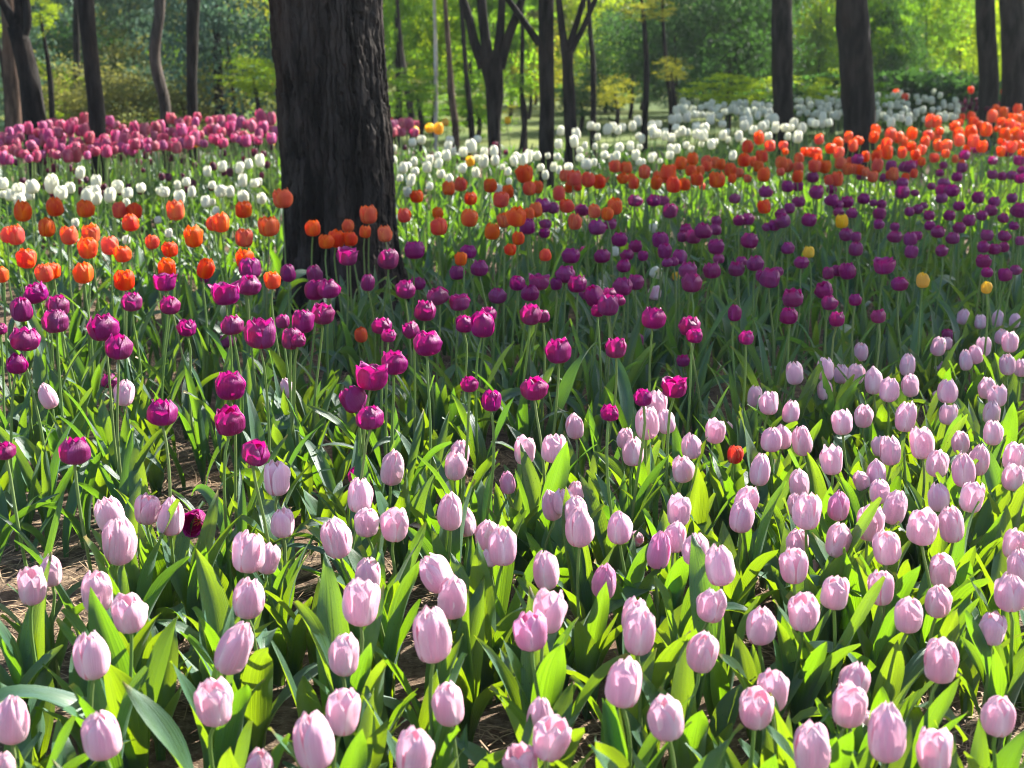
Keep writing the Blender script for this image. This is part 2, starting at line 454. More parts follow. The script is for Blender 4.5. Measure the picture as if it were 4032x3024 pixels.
def bloom_mesh(shape, i, mat):
    key = (shape, i, mat)
    if key not in BLOOM_MESH:
        gr, asp = BLOOM[shape][i]
        if 'open' in shape:
            an = anther_grids(asp)
            BLOOM_MESH[key] = grids_mesh('bloom', gr + an, [M[mat], M['anther']], [False] * 6 + [True] * 6, [0] * 6 + [1] * 6)
        else:
            BLOOM_MESH[key] = grids_mesh('bloom', gr, [M[mat]])
    return BLOOM_MESH[key]
def petal_meshes(shape, i, mat):
    key = (shape, i, mat)
    if key not in PETAL_MESH:
        PETAL_MESH[key] = [grids_mesh('petal', [g], [M[mat]]) for g in BLOOM[shape][i][0]]
    return PETAL_MESH[key]

def tube_grid(pts, rad, ns=8):
    """rings round a polyline"""
    pts = np.asarray(pts, float); rad = np.asarray(rad, float)
    t = np.gradient(pts, axis=0); t /= np.linalg.norm(t, axis=1)[:, None] + 1e-9
    ref = np.array([1.0, 0.0, 0.0]) if abs(t[len(t) // 2][0]) < .8 else np.array([0, 1.0, 0])
    a = np.cross(t, ref); a /= np.linalg.norm(a, axis=1)[:, None]
    b = np.cross(t, a)
    q = np.linspace(0, 2 * math.pi, ns + 1)[:-1]
    return pts[:, None, :] + rad[:, None, None] * (np.cos(q)[None, :, None] * a[:, None, :] + np.sin(q)[None, :, None] * b[:, None, :])

STEM = []
for i in range(8):
    t = np.linspace(0, 1, 12)
    bx = (NP.random() - .5) * .10; by = (NP.random() - .5) * .10
    p = np.stack([bx * np.sin(math.pi * t) + .015 * np.sin(2 * math.pi * t + i), by * np.sin(math.pi * t), t], -1)
    p[:, :2] *= .45
    p[0, :2] = 0; p[-1, :2] = 0
    p[0, 2] = -.06
    STEM.append(grids_mesh('stem', [tube_grid(p, .0038 - .0009 * t, 7)], [M['stem']], [True]))

def leaf_grid(L, W, a0, a1, pw, fold, twist, wave, rng, nu=7, nv=17, curl=0.0):
    s = np.linspace(0, 1, nv)
    th = a0 + a1 * s ** pw
    ds = L / (nv - 1)
    x = np.concatenate([[0], np.cumsum(np.sin((th[1:] + th[:-1]) / 2) * ds)])
    z = np.concatenate([[0], np.cumsum(np.cos((th[1:] + th[:-1]) / 2) * ds)])
    w = W / 2 * smooth_interp(s, [0, .12, .3, .5, .7, .88, 1.0], [.42, .66, .93, 1.0, .84, .44, .015])
    u = np.linspace(-1, 1, nu)
    tw = twist * s ** 1.5
    T = np.stack([np.sin(th), 0 * th, np.cos(th)], -1)
    B = np.stack([0 * th, 1 + 0 * th, 0 * th], -1)
    Nn = np.stack([-np.cos(th), 0 * th, np.sin(th)], -1)      # upper side, towards the stem
    B2 = np.cos(tw)[:, None] * B + np.sin(tw)[:, None] * Nn
    N2 = -np.sin(tw)[:, None] * B + np.cos(tw)[:, None] * Nn
    fo = fold * (1 - .55 * s)
    ph = rng.random(3) * 6.28
    side = sideb = None
    pts = np.zeros((nv, nu, 3))
    for j, uu in enumerate(u):
        lat = uu * w * np.cos(fo)
        up = np.abs(uu) ** 1.4 * w * np.sin(fo)
        up = up + wave * W * abs(uu) ** 1.5 * np.sin(s * 9.5 + ph[0] + (1.7 if uu > 0 else 0)) * np.clip(s * 3, 0, 1)
        up = up + curl * W * uu * np.sin(s * 3.1)
        pts[:, j] = np.stack([x, 0 * x, z], -1) + lat[:, None] * B2 + up[:, None] * N2
    sway = .05 * L * np.sin(s * 3 + ph[1]) * s
    pts[:, :, 1] += sway[:, None]
    pts[0, :, 2] -= .015
    return pts

LEAF = {'broad': [], 'tall': []}
for i in range(14):
    rng = np.random.default_rng(700 + i)
    q = rng.random(8)
    droop = q[0] > .86
    LEAF['broad'].append(grids_mesh('leaf', [leaf_grid(.215 + .06 * q[1], .031 + .027 * q[2], math.radians(3 + 13 * q[3]), math.radians(10 + 30 * q[4] + (80 if droop else 0)), 1.4 + q[5], math.radians(25 + 32 * q[6]), math.radians((q[7] - .5) * 90), .05 + .10 * rng.random(), rng, curl=.12 * (rng.random() - .5))], [M['leaf']]))
for i in range(16):
    rng = np.random.default_rng(800 + i)
    q = rng.random(8)
    droop = q[0] > .75
    LEAF['tall'].append(grids_mesh('leaf', [leaf_grid(.24 + .11 * q[1], .026 + .022 * q[2], math.radians(3 + 15 * q[3]), math.radians(12 + 40 * q[4] + (95 if droop else 0)), 1.5 + 1.2 * q[5], math.radians(25 + 40 * q[6]), math.radians((q[7] - .5) * 150), .04 + .09 * rng.random(), rng, curl=.12 * (rng.random() - .5))], [M['leaf_tall']]))
LEAFY = []          # stem with its leaves, for far plants (unit height 0.5 m)
for i in range(10):
    rng = np.random.default_rng(900 + i)
    t = np.linspace(0, 1, 5)
    g = [tube_grid(np.stack([.012 * np.sin(3 * t), .012 * np.sin(3 * t + 1) - .01, t * .5], -1), .0042 - .001 * t, 5)]
    for j in range(4):
        lg = leaf_grid(.19 + .12 * rng.random(), .026 + .02 * rng.random(), math.radians(4 + 12 * rng.random()), math.radians(15 + 45 * rng.random()), 1.6, .6, (rng.random() - .5) * 2, .06, rng, 4, 8)
        a = j * 1.7 + rng.random() * 1.4
        ca, sa = math.cos(a), math.sin(a)
        g.append(np.stack([lg[..., 0] * ca - lg[..., 1] * sa, lg[..., 0] * sa + lg[..., 1] * ca, lg[..., 2]], -1))
    LEAFY.append(grids_mesh('leafy_stem', g, [M['stem'], M['leaf_tall']], [True] + [False] * 4, [0] + [1] * 4))

# ------------------------------------------------------------------ where the tulips stand (read off the photograph crop by crop)
CROP = {'P5': (0, 2199), 'P6': (1000, 2199), 'P7': (2000, 2199), 'P8': (2932, 2199), 'P1': (0, 1500), 'P2': (1000, 1500), 'P3': (2000, 1500), 'P4': (2932, 1500),
        'B5': (0, 750), 'B6': (1000, 750), 'B7': (2000, 750), 'B8': (2932, 750), 'T1': (0, 0), 'T2': (1000, 0), 'T3': (2000, 0), 'T4': (2932, 0)}
CS = 1100 / 2212
# x y width [flags]  o open, b pointed bud, l/r leaning, s on its side, d deep colour, w low in the leaves
SPOTS = {
'pink': {
 'P5': '250 238 200,405 105 165b,770 270 230,1020 445 240,725 795 255,1965 330 230,1845 730 245br,1700 1150 270o,95 1280 250,800 1410 290,30 1650 130,2060 1660 200',
 'P6': '900 150 200,850 370 255o,1450 130 240l,1570 325 230,720 775 225,1405 630 280,705 1240 250,1545 1165 235,470 1480 290,1265 1545 270,60 1655 180',
 'P7': '300 110 195,765 185 185d,320 440 240o,180 580 250do,1000 470 200,1040 600 240,1615 385 205,2000 540 215,1540 755 225,920 1010 265,1255 1280 270o,1965 1200 250o,2095 1060 230,245 1280 195,340 1430 265o,110 1630 240o',
 'P8': '390 60 205,530 80 90w,715 280 210o,465 440 215,1080 240 190,1295 465 210,1560 110 185,1530 340 190,2105 270 230,2180 60 190,1960 570 195o,1555 820 245,870 980 215,825 1175 245,1120 1400 275,2010 1250 245,525 1515 275,1505 1535 255o,950 1310 90w',
 'P1': '380 125 130bl,985 100 145,870 1065 205,945 1290 240,1165 1025 190,1355 1085 195,405 1505 170b,1965 1375 245o,2120 1415 165',
 'P2': '265 60 100bl,180 780 190,1095 690 180,1630 590 140,1590 680 160,835 920 190,890 1125 185,1115 1150 205o,1555 1040 190,1680 1125 150,2010 810 115d,230 1130 175,655 1255 215,1285 1190 140osw,1850 1225 175,1870 1400 110,1970 1325 215,2050 1180 150w,910 1550 200,1450 1520 240l',
 'P3': '130 565 150o,365 540 185o,530 370 135,1185 180 150,1100 345 170,1250 325 140,930 455 125,990 570 160,1450 520 150,1640 400 145o,1730 380 90w,1380 700 160,1955 130 110,2070 175 140,2085 465 155,2170 450 140,1995 710 155,345 990 150l,440 960 160,540 880 130,540 1050 180,565 1165 210,880 1160 185,1010 1250 115sw,1350 1040 170,1320 1245 175,1195 1360 175bd,1490 1335 205,1890 950 180,1850 1070 180,1675 1480 220,300 1495 200,765 1590 185d',
 'P4': '80 130 110,195 175 140,365 250 130,635 70 115,1145 70 145,1315 40 125,205 465 150,300 450 120,455 485 150,770 335 150,940 285 130,1275 295 155,1530 150 105w,1605 85 145,1615 270 130,1920 60 130,2000 120 140o,1955 250 130,1965 415 145,1985 540 95w,1710 495 130,1400 510 170o,1065 520 110,1150 555 160,690 640 165o,1530 655 165,1455 740 60w,1735 715 175,1855 630 155,2140 620 160,2125 775 155,120 710 150,435 825 155,925 790 120l,1045 740 150,1070 875 155,385 980 90,495 1040 205,745 990 165bd,1185 1015 180,990 1145 190,1410 1165 215o,1640 1155 180,1540 935 155,1800 935 170o,740 1275 180,1125 1335 205o,420 1280 165,395 1465 205,530 1480 80w,2140 1310 180,2160 1460 160,1560 1520 185',
 'B8': '1730 1005 85,1865 1040 90,2010 1025 90,2140 1035 80,2100 1065 100,2030 1160 90,2100 1200 120,1600 1215 75,1535 1240 110,1485 1310 60w,1890 1245 105o,1825 1300 110,1750 1355 95b,2080 1385 120,2190 1410 100,395 1455 130,640 1420 130,765 1460 110,880 1455 120,920 1280 110,635 1570 115,740 1580 70w,1020 1515 135,1145 1565 145o,1315 1530 125,1290 1390 120,1330 1350 60,1560 1400 90osw',
 'B7': '1165 815 90', 'B5': '1430 885 80w'},
'purple': {
 'P1': '1285 250 225,1815 330 215,590 555 230,40 555 110,2025 575 200r,1550 1120 190osw,1820 50 215',
 'P2': '790 150 195l,920 290 210,1880 165 150,1705 30 90,810 760 90w',
 'P3': '205 60 195,805 255 135,1070 135 135,1320 50 185o',
 'B8': '430 90 95,570 20 105,165 10 100,690 80 100,740 120 80,810 95 90,945 65 90,1020 100 60,1085 110 70,355 145 80,285 185 80,305 245 110l,235 280 90,175 290 60,510 235 110,25 230 95,40 400 125,340 460 100,450 570 105,745 175 80,850 180 85,1070 185 95,1060 270 80,805 355 95,885 370 75,880 465 110,1190 365 105,1105 600 150o,1305 170 70,1370 150 80,1420 120 60,1465 280 80,1190 290 60,1310 390 100,1370 360 60,1320 490 100,1225 740 120,1250 20 100,1350 20 60,85 580 130,200 700 150,265 640 80,130 680 80,660 660 90,815 645 125,730 640 60,630 790 130l,670 895 115,380 850 150,350 995 135,730 1025 110,875 870 90,15 1170 80,1060 1000 110,1920 360 90,2055 360 90,1890 450 90,1980 465 90,2050 450 80,1890 560 110,1920 650 80,2060 670 100,2145 630 80,2180 400 70,2130 280 70,2180 160 120,2130 160 60,1605 1150 60w,1560 60 90,1700 120 90,1850 60 90,1950 160 90,1620 200 90,1780 240 90,1530 330 100,1650 380 100,1980 90 80,2050 220 80,1560 480 90,1460 200 80,1880 200 80,1700 300 90,2120 60 80',
 'B7': '270 120 120,360 140 90,585 155 105,155 290 120,300 265 90r,290 340 80,705 295 125,810 265 90,1005 80 105,1155 80 100,1230 80 90,1280 165 110,1830 240 90,1890 230 110,1795 65 85,2170 190 60,885 390 115,1010 445 100,945 510 95,920 600 100,1205 395 120,1240 485 110,1380 370 80,1410 310 90,1465 370 110,1545 325 130,1640 310 95,1650 240 80,1650 450 120,1670 540 85,1260 570 70,1310 565 75,1360 530 110,1425 630 130,1455 735 150,1615 640 125,1810 625 115,1850 560 75,1960 580 130,2070 700 150,2140 640 80,2000 680 60,500 520 125,745 520 120,75 735 115,245 730 145o,175 815 135,380 745 90,455 670 140,550 745 135,570 835 70w,690 845 145l,800 820 100,910 770 135,1010 730 120,880 870 60,790 915 155,710 955 70,180 990 155,275 1000 100,1150 1015 180,1440 1080 150,1480 1150 120,400 1280 190,855 1255 150,1860 1165 135,1795 975 100b,1915 400 120,1030 1190 50bw,1385 1350 80w,600 475 40w,1070 520 70',
 'B6': '270 660 110b,480 665 120b,480 795 150,590 780 160,740 530 150o,1065 550 150,1275 475 145,1700 485 120,1785 620 130,1610 655 115,900 735 105b,1200 790 145,1295 735 120w,1450 835 160l,1355 960 160,1625 890 145o,545 980 165,385 1045 170,225 1040 100,295 1185 150,350 1190 90,1015 1070 150,1065 1150 90,1245 1110 125l,1370 1215 200,1665 1060 130,1810 1075 180,1850 980 130,1930 835 135,2085 735 115,2170 815 130,930 1480 230o,1105 1370 190',
 'B5': '285 810 180l,170 945 160b,460 925 165,440 1040 190,195 1175 210,130 1380 155,815 1085 220,940 1245 200,1045 885 150,1305 730 165o,1345 910 150,1480 1090 135,1625 700 60w,1785 825 200o,1980 620 165,1965 750 175,1835 1065 175,1800 1190 120w,2065 1140 235,1820 1530 215,865 1510 120w,0 1095 40',
 'T4': '895 1265 85,925 1395 75,1105 1410 75,1160 1325 85,1260 1325 80,1310 1325 90,1380 1300 70,1575 1310 60,1545 1370 60,1740 1230 80,1820 1180 70,1720 1330 80,1680 1400 80,1580 1450 90,1640 1440 110,1560 1510 90,1640 1510 100,1480 1475 60,1250 1450 90,1210 1440 60,1255 1510 100,1355 1530 60,540 1405 85,565 1510 100,690 1500 75,340 1480 90,425 1475 80,170 1505 100,1360 1640 80,1420 1620 70'},
'orange': {
 'B5': '60 360 100,125 360 130,370 300 120,545 360 125o,720 350 130o,695 465 140o,1030 260 125,1205 410 100,1345 470 115o,1390 165 130o,1530 375 135o,1690 265 110,1750 260 130,1930 155 125o,2125 285 150o,1935 380 130o,1935 545 130o,870 445 125,970 505 120o,210 545 145o,350 655 130,420 640 110,660 655 145,985 715 155o,10 680 50,1320 625 130o,1625 625 130r,2155 720 115o,180 175 130,435 135 125,675 145 130,945 160 110,1065 170 110',
 'B6': '225 65 140o,465 300 120,570 405 115o,650 385 125o,745 280 95,760 390 105o,905 200 125o,880 330 90,1035 350 110,1190 200 100,1240 235 130o,1290 50 95o,1455 180 85,1465 285 125,1705 220 125,1715 65 95,1885 325 115,1980 240 105o,1955 75 120o,1640 545 70,850 1150 85w',
 'B7': '70 210 140,20 200 80o,80 385 90,20 470 60,220 160 100,170 190 70,465 125 105o,685 170 95,785 190 90,845 130 110o,530 255 100,295 515 90,405 30 95,2030 135 95o',
 'T2': '1540 1495 95,1635 1460 95,1870 1475 95,2010 1525 85,1955 1585 115o,2145 1385 120o,2180 1490 100',
 'T3': '20 1540 45,170 1490 100o,235 1490 80,445 1400 70,520 1410 115o,485 1490 70,555 1480 60,635 1430 100,720 1445 95,405 1530 95,850 1320 90,935 1330 90,910 1410 85,975 1410 50,995 1460 80,1000 1500 95,1080 1365 90,1190 1410 80,1170 1460 80,1180 1500 95,1270 1370 120,1310 1465 110,1395 1460 95,1240 1420 60,1370 1295 90,1335 1255 80,1465 1265 80,1450 1350 90,1515 1355 80,1495 1420 95,1570 1280 80,1575 1320 75,1640 1300 70,1690 1310 70,1655 1425 120,1650 1380 90,1760 1350 90,1830 1370 70,1775 1420 60,1870 1270 95,1895 1415 60,1895 1170 85,1990 1105 75,2075 1155 80,2010 1245 90,1945 1290 60,1985 1320 80,2025 1385 95,2180 1150 70,2195 1200 50,2165 1290 90,2160 1360 60,680 1650 90,1540 1480 40w',
 'T4': '290 1280 95,340 1325 80,425 1330 80,290 1370 60,430 1255 75,475 1200 70,530 1210 70,575 1210 70,575 1255 70,555 1320 90,635 1325 90,420 1405 80,590 1105 70,680 1175 80,740 1140 80,770 1140 70,820 1095 65,900 1110 75,860 1165 70,745 1215 80,755 1300 80,835 1270 60,815 1340 80,870 1345 60,915 1350 70,960 1250 60,1050 1325 85,1045 1245 80,960 1370 50,1015 1400 80,670 1430 70,735 1430 85,1035 1040 70,1020 1095 75,1080 1195 70,1130 1220 80,1120 1155 80,1155 1075 90,1220 1090 80,1255 1130 70,1245 1220 65,1320 1065 80,1320 1160 70,1355 1230 75,1400 1190 70,1430 1130 70,1455 1075 80,1470 970 80,1515 970 90,1540 1035 70,1525 1085 60,1530 1160 70,1600 1160 80,1590 1220 60,1500 1250 75,1400 1280 60,1180 1390 80,1145 1390 50,1275 1410 50,1340 1380 50,1665 1265 50,1720 1300 50,1665 1000 80,1700 975 60,1725 930 40,1790 920 60,1810 960 70,1860 990 60,1690 1070 80,1700 1120 80,1790 1050 90,1810 1120 90,1910 1030 90,1960 930 80,2050 900 70,2000 1020 50,1880 1165 80,1760 1190 50,2060 1060 80,2090 1110 60,2150 1110 50,2070 1160 60,1990 850 50,2160 870 60,1195 740 50,1270 770 50,1790 720 45,2050 730 45'},
'white': {
 'T1': '20 1455 80,20 1540 50,75 1550 70,145 1515 95,160 1600 90,250 1480 100,410 1475 100,485 1530 95,235 1550 70,685 1565 85,710 1510 60,755 1520 75,760 1580 75,930 1480 85,870 1560 85,1010 1530 80,1115 1485 70,1000 1605 55,1300 1520 80,1265 1510 60,1420 1575 80,1515 1530 60,1475 1440 65,1640 1365 60,1405 1475 50,1680 1465 55,1745 1515 85,1820 1525 65,1920 1440 70,1925 1560 85,1895 1340 65,1970 1305 60,2060 1285 70,2015 1450 65,2050 1440 50,2070 1575 70,1630 1600 75,1680 1600 45,635 1375 70,760 1455 75,555 1490 70,1760 1325 65',
 'B5': '1250 235 45,1335 340 50,595 260 50,1000 390 35,1710 165 55',
 'B6': '1215 20 60,60 70 70',
 'B7': '1175 650 95sw,300 1490 80sw,850 490 60w,1150 300 60w',
 'T2': '1255 1125 60,1325 1110 60,1550 1115 60,1535 1165 60,1580 1205 50,1770 1100 60,1720 1170 80,1655 1205 65,1455 1230 55,1525 1240 65,1390 1280 55,1460 1305 65,1265 1285 55,1215 1310 60,1180 1340 65,1370 1330 70,1275 1355 60,1155 1410 50,1240 1440 65,1480 1380 60,1390 1480 55,1215 1515 60,1545 1425 60,1650 1335 70,1755 1375 60,1815 1290 75,1765 1250 50,1820 1220 60,1900 1205 65,1910 1275 65,1965 1325 40,2010 1365 50,2060 1285 60,2020 1440 40,2130 1270 70,2170 1250 70,1935 1500 60,1110 1180 40,1110 1270 50,2070 1250 60',
 'T3': '55 1285 60,160 1255 60,230 1235 60,260 1325 55,295 1395 50,315 1235 40,360 1330 50,390 1245 50,405 1355 45,480 1320 65,415 1045 60,400 1150 55,540 1070 65,525 1130 65,565 1190 50,570 1250 60,620 1300 80,680 1290 50,610 1160 40,655 995 65,705 1010 50,710 1090 45,690 1165 40,790 1030 70,830 1015 70,870 1040 50,905 1010 60,765 1165 50,765 1225 60,880 1170 65,860 1245 55,815 1260 50,970 1165 55,985 1005 60,990 1035 70,1030 970 60,1050 985 55,1035 1080 50,1060 1110 50,1040 1165 45,1010 1235 60,1035 1280 50,1070 1290 40,1135 1260 50,1150 1230 50,1205 1275 40,1280 1230 60,1140 990 60,1190 985 55,1150 1060 70,1185 1060 60,1240 1050 50,1240 1085 50,1295 1095 55,1335 1185 60,1285 1180 50,1300 950 80,1345 945 70,1415 940 70,1330 1010 60,1380 1040 60,1420 1050 50,1345 1060 50,1410 1150 50,1450 1180 45,1495 1010 70,1555 1010 80,1490 1070 60,1545 1080 75,1605 955 70,1490 905 50,1335 880 70,1610 1150 60,1700 980 60,1735 1050 40,1700 1080 60,1740 1110 40,1865 950 60,1910 970 60,1870 1000 80,1940 1030 60,1780 1240 60,1830 1090 60,1865 1120 50,2010 1010 70,2040 1000 60,2065 1080 55,2110 960 60,2115 1020 60,2190 1010 60,1530 1140 45,1640 1120 45',
 'T4': '390 980 70,360 1010 60,455 1020 75,420 1095 70,340 1085 50,530 970 60,560 980 60,620 940 60,665 970 60,615 990 45,1160 980 60,1240 940 50,1300 970 50,730 920 60'},
'yellow': {'B8': '770 250 95,510 490 85,1915 775 70,1410 720 100', 'T1': '1550 1130 70,2150 1140 50', 'T2': '1095 1030 50,1270 1040 80,1390 1015 80,1460 1030 90,1515 970 50,2010 955 50,1710 1285 65', 'B7': '1330 680 30bw'},
'red': {'P3': '1800 585 115o', 'T3': '790 1440 40w', 'T2': '1085 960 45'},
}
WID = {'pink': .045, 'purple': .058, 'orange': .062, 'white': .048, 'yellow': .05, 'red': .045, 'rose': .058, 'maroon': .036, 'cream': .046}
HEAD = {'pink': .31, 'purple': .49, 'orange': .54, 'white': .50, 'yellow': .5, 'red': .30, 'rose': .57, 'maroon': .42, 'cream': .52}
NOUN = {'pink': 'pale pink tulip', 'purple': 'purple tulip', 'orange': 'orange tulip', 'white': 'white tulip', 'yellow': 'yellow tulip', 'red': 'red tulip', 'rose': 'rose pink tulip', 'maroon': 'dark maroon tulip', 'cream': 'pale cream flower'}
GROUP = {'pink': 'pale pink tulips of the near bed', 'purple': 'purple tulips of the middle bed', 'orange': 'orange tulips behind the purple ones', 'white': 'white tulips behind the orange ones', 'yellow': 'stray yellow tulips', 'red': 'stray red tulips', 'rose': 'rose pink tulips at the far edge', 'maroon': 'small dark maroon tulips between the far rows', 'cream': 'pale cream flowers under the far trees'}

spots = []
def near(kind, x, y, w, f=.45):
    return any(s[0] == kind and abs(s[1] - x) < f * (w + s[3]) / 2 and abs(s[2] - y) < f * 1.1 * (w + s[3]) / 2 for s in spots)
for kind, crops in SPOTS.items():
    for cr, txt in crops.items():
        ox, oy = CROP[cr]
        for it in txt.split(','):
            a, b, c = it.split()
            fl = ''.join(ch for ch in c if ch.isalpha()); c = float(''.join(ch for ch in c if not ch.isalpha()))
            x, y, w = ox + float(a) * CS, oy + float(b) * CS, c * CS
            if not near(kind, x, y, w): spots.append((kind, x, y, w, fl))
def scatter(kind, crop, n, x0, x1, top, bot, w0, w1, gap):
    ox, oy = CROP[crop]
    got, tries = 0, 0
    while got < n and tries < n * 40:
        tries += 1
        cx = x0 + (x1 - x0) * RND.random()
        cy = top(cx) + (bot(cx) - top(cx)) * RND.random()
        x, y, w = ox + cx * CS, oy + cy * CS, (w0 + (w1 - w0) * RND.random()) * CS
        if near(kind, x, y, w, gap): continue
        spots.append((kind, x, y, w, 'o' if RND.random() < .25 else '')); got += 1
scatter('rose', 'T1', 165, -10, 2190, lambda x: 1000 - .04 * x + 30 * math.sin(x / 140) + 22 * math.sin(x / 37), lambda x: 1290 - .085 * x, 52, 84, .5)
scatter('rose', 'T2', 12, 1080, 1300, lambda x: 980, lambda x: 1050, 55, 75, .5)
scatter('orange', 'T4', 16, 2020, 2225, lambda x: 900, lambda x: 1230, 60, 80, .6)
scatter('purple', 'T4', 8, 1960, 2225, lambda x: 1200, lambda x: 1420, 65, 85, .7)
scatter('maroon', 'T1', 60, 100, 2180, lambda x: 1290 - .09 * x, lambda x: 1580 - .03 * x, 35, 52, .9)
scatter('maroon', 'T4', 45, 1690, 2220, lambda x: 770, lambda x: 875, 45, 60, .5)
scatter('maroon', 'T2', 10, 1120, 2180, lambda x: 1090, lambda x: 1260, 35, 45, .9)
scatter('cream', 'T3', 38, 1340, 2080, lambda x: 815 + 18 * math.sin(x / 45), lambda x: 925, 34, 54, .6)
scatter('cream', 'T4', 30, 395, 775, lambda x: 775 + 18 * math.sin(x / 40), lambda x: 930, 34, 54, .6)
scatter('cream', 'T4', 52, 1035, 1690, lambda x: 745 + 20 * math.sin(x / 50), lambda x: 945, 34, 54, .6)
scatter('white', 'T4', 10, 0, 210, lambda x: 840, lambda x: 930, 45, 60, .6)

ONES = 'zero one two three four five six seven eight nine ten eleven twelve thirteen fourteen fifteen sixteen seventeen eighteen nineteen'.split()
TENS = '0 0 twenty thirty forty fifty sixty seventy eighty ninety'.split()
def say(p):
    p = max(0, min(99, p))
    return ONES[p] if p < 20 else TENS[p // 10] + ('-' + ONES[p % 10] if p % 10 else '')

USED = set()
SPECIAL = {}
def make_tulip(kind, x, y, w, fl):
    hk = HEAD[kind]
    WK = WID[kind]
    if 'w' in fl: hk *= .62
    d = SP + (y - 1512) / FPX * CP
    zc_y = (EYE - hk) / d
    zc_w = FPX * WK / max(w, 10)
    zc = .72 * zc_y + .28 * min(max(zc_w, .85 * zc_y), 1.18 * zc_y)
    h = EYE - zc * d
    h = min(max(h, hk * .86), hk * 1.14) * (1 + .02 * (RND.random() - .5))
    pos, zc = at_plane(x, y, h)
    near_ = w >= 95 and kind in ('pink', 'purple')
    mid = kind in ('pink', 'purple', 'red') or (kind == 'orange' and w >= 44) or (kind in ('yellow',) and y > 700)
    bw = min(max(w * zc / FPX, WK * .6), WK * 1.35)          # width of the bloom in metres
    if mid:
        base_shape = 'egg' if kind in ('pink', 'red') else 'goblet' if kind in ('orange', 'yellow') else 'cup'
        shape = base_shape + ('_open' if 'o' in fl else '_bud' if 'b' in fl and base_shape != 'goblet' else '')
    else:
        shape = 'far_open' if 'o' in fl and kind in ('orange', 'rose') else 'far_egg' if kind in ('white', 'maroon', 'rose', 'cream') else 'far_cup'
    if shape == 'egg': shape = RND.choice(('egg', 'egg', 'egg', 'egg', 'egg', 'egg_open', 'egg_bud'))
    vi = RND.randrange(len(BLOOM[shape]))
    asp = BLOOM[shape][vi][1]
    mat = kind
    if kind == 'pink' and 'd' in fl: mat = 'deep_pink'
    # tilt
    tx, ty = (RND.random() - .5) * .22, (RND.random() - .5) * .22
    if not mid: tx, ty = tx * 1.8, ty * 1.8
    elif kind == 'pink':
        q = 2.4 if RND.random() < .14 else 1.3
        tx, ty = tx * q, ty * q
    if 'l' in fl: ty -= .38
    if 'r' in fl: ty += .38
    if 's' in fl: tx, ty = 1.0 + .3 * RND.random(), (-1) ** RND.randrange(2) * (.9 + .3 * RND.random())
    up = Euler((tx, ty, 0)).to_matrix() @ Vector((0, 0, 1))
    bh = bw * asp
    foot = pos - up * bh * .47                              # where the bloom sits on its stem
    lean = Vector(((RND.random() - .5) * .09, (RND.random() - .5) * .09, 0)) * min(1, h / .45) - Vector((up.x, up.y, 0)) * .05
    base = Vector((foot.x + lean.x, foot.y + lean.y, 0.02))
    root = empty(('cream_flower' if kind == 'cream' else kind + '_tulip'), base)
    # label
    look = ''
    if 's' in fl: look = 'drooping '
    elif 'w' in fl: look = 'low '
    elif 'b' in fl: look = 'pointed closed '
    elif 'o' in fl and mid: look = 'open '
    elif 'l' in fl or 'r' in fl: look = 'leaning '
    elif mid and bw > WK * 1.12: look = 'large '
    elif mid and bw < WK * .8: look = 'small '
    if 'd' in fl: look = (look + 'deeper ').replace('pointed closed ', 'pointed ')
    noun = NOUN[kind].replace('pale pink', 'pink') if 'd' in fl else NOUN[kind]
    px, py = int(x / 40.32), int(y / 30.24)
    for dx, dy in ((0, 0), (0, -1), (1, 0), (-1, 0), (0, 1), (1, 1), (-1, -1), (1, -1), (-1, 1), (2, 0), (0, 2)):
        key = (max(0, px + dx), max(0, py + dy))
        if (kind, key) not in USED: break
    USED.add((kind, key))
    label = f'{look}{noun}, {say(key[0])} percent across and {say(key[1])} percent down the photo'
    if kind == 'red' and y > 1500: label = 'only small red tulip, open among the pale pink ones, dark leaves behind it'
    if kind == 'purple' and 's' in fl: label = 'ragged fallen magenta tulip low behind three pale pink tulips near the soil'
    if kind == 'purple' and (fl == 'o' and 1400 < y < 1520 and 1400 < x < 1500): label = 'wide open magenta tulip in front of the dark nodding purple one'
    if kind == 'pink' and 's' in fl and x > 2400 and y > 2000: label = 'pale pink tulip lying sideways over bare soil beside a large leaf'
    tag(root, label, 'flower' if kind == 'cream' else 'tulip', GROUP[kind])
    # stem
    v = foot - base
    if mid:
        st = link('stem', STEM[RND.randrange(len(STEM))], root)
        st.rotation_mode = 'QUATERNION'
        st.rotation_quaternion = v.to_track_quat('Z', 'Y') @ Euler((0, 0, RND.random() * 6.28)).to_quaternion()
        sr = 1.0 if kind != 'pink' else .95
        st.scale = (sr, sr, v.length + .004)
    else:
        st = link('leafy_stem', LEAFY[RND.randrange(len(LEAFY))], root)
        st.rotation_mode = 'QUATERNION'
        st.rotation_quaternion = v.to_track_quat('Z', 'Y') @ Euler((0, 0, RND.random() * 6.28)).to_quaternion()
        sc = v.length / .5
        st.scale = (max(sc, .8), max(sc, .8), sc * 1.01)
    # bloom
    if near_:
        bl = link('bloom', None, root); bl.empty_display_size = .02
        for me in petal_meshes(shape, vi, mat): link('petal', me, bl)
    else:
        bl = link('bloom', bloom_mesh(shape, vi, mat), root)
    bl.location = v
    bl.rotation_euler = (Matrix.Rotation(0, 3, 'X') @ Euler((tx, ty, 0)).to_matrix() @ Matrix.Rotation(RND.random() * 6.28, 3, 'Z')).to_euler()
    fz = (.93 + .14 * RND.random()) if mid else .85 + .4 * RND.random()
    bl.scale = (bw, bw, bw * fz)
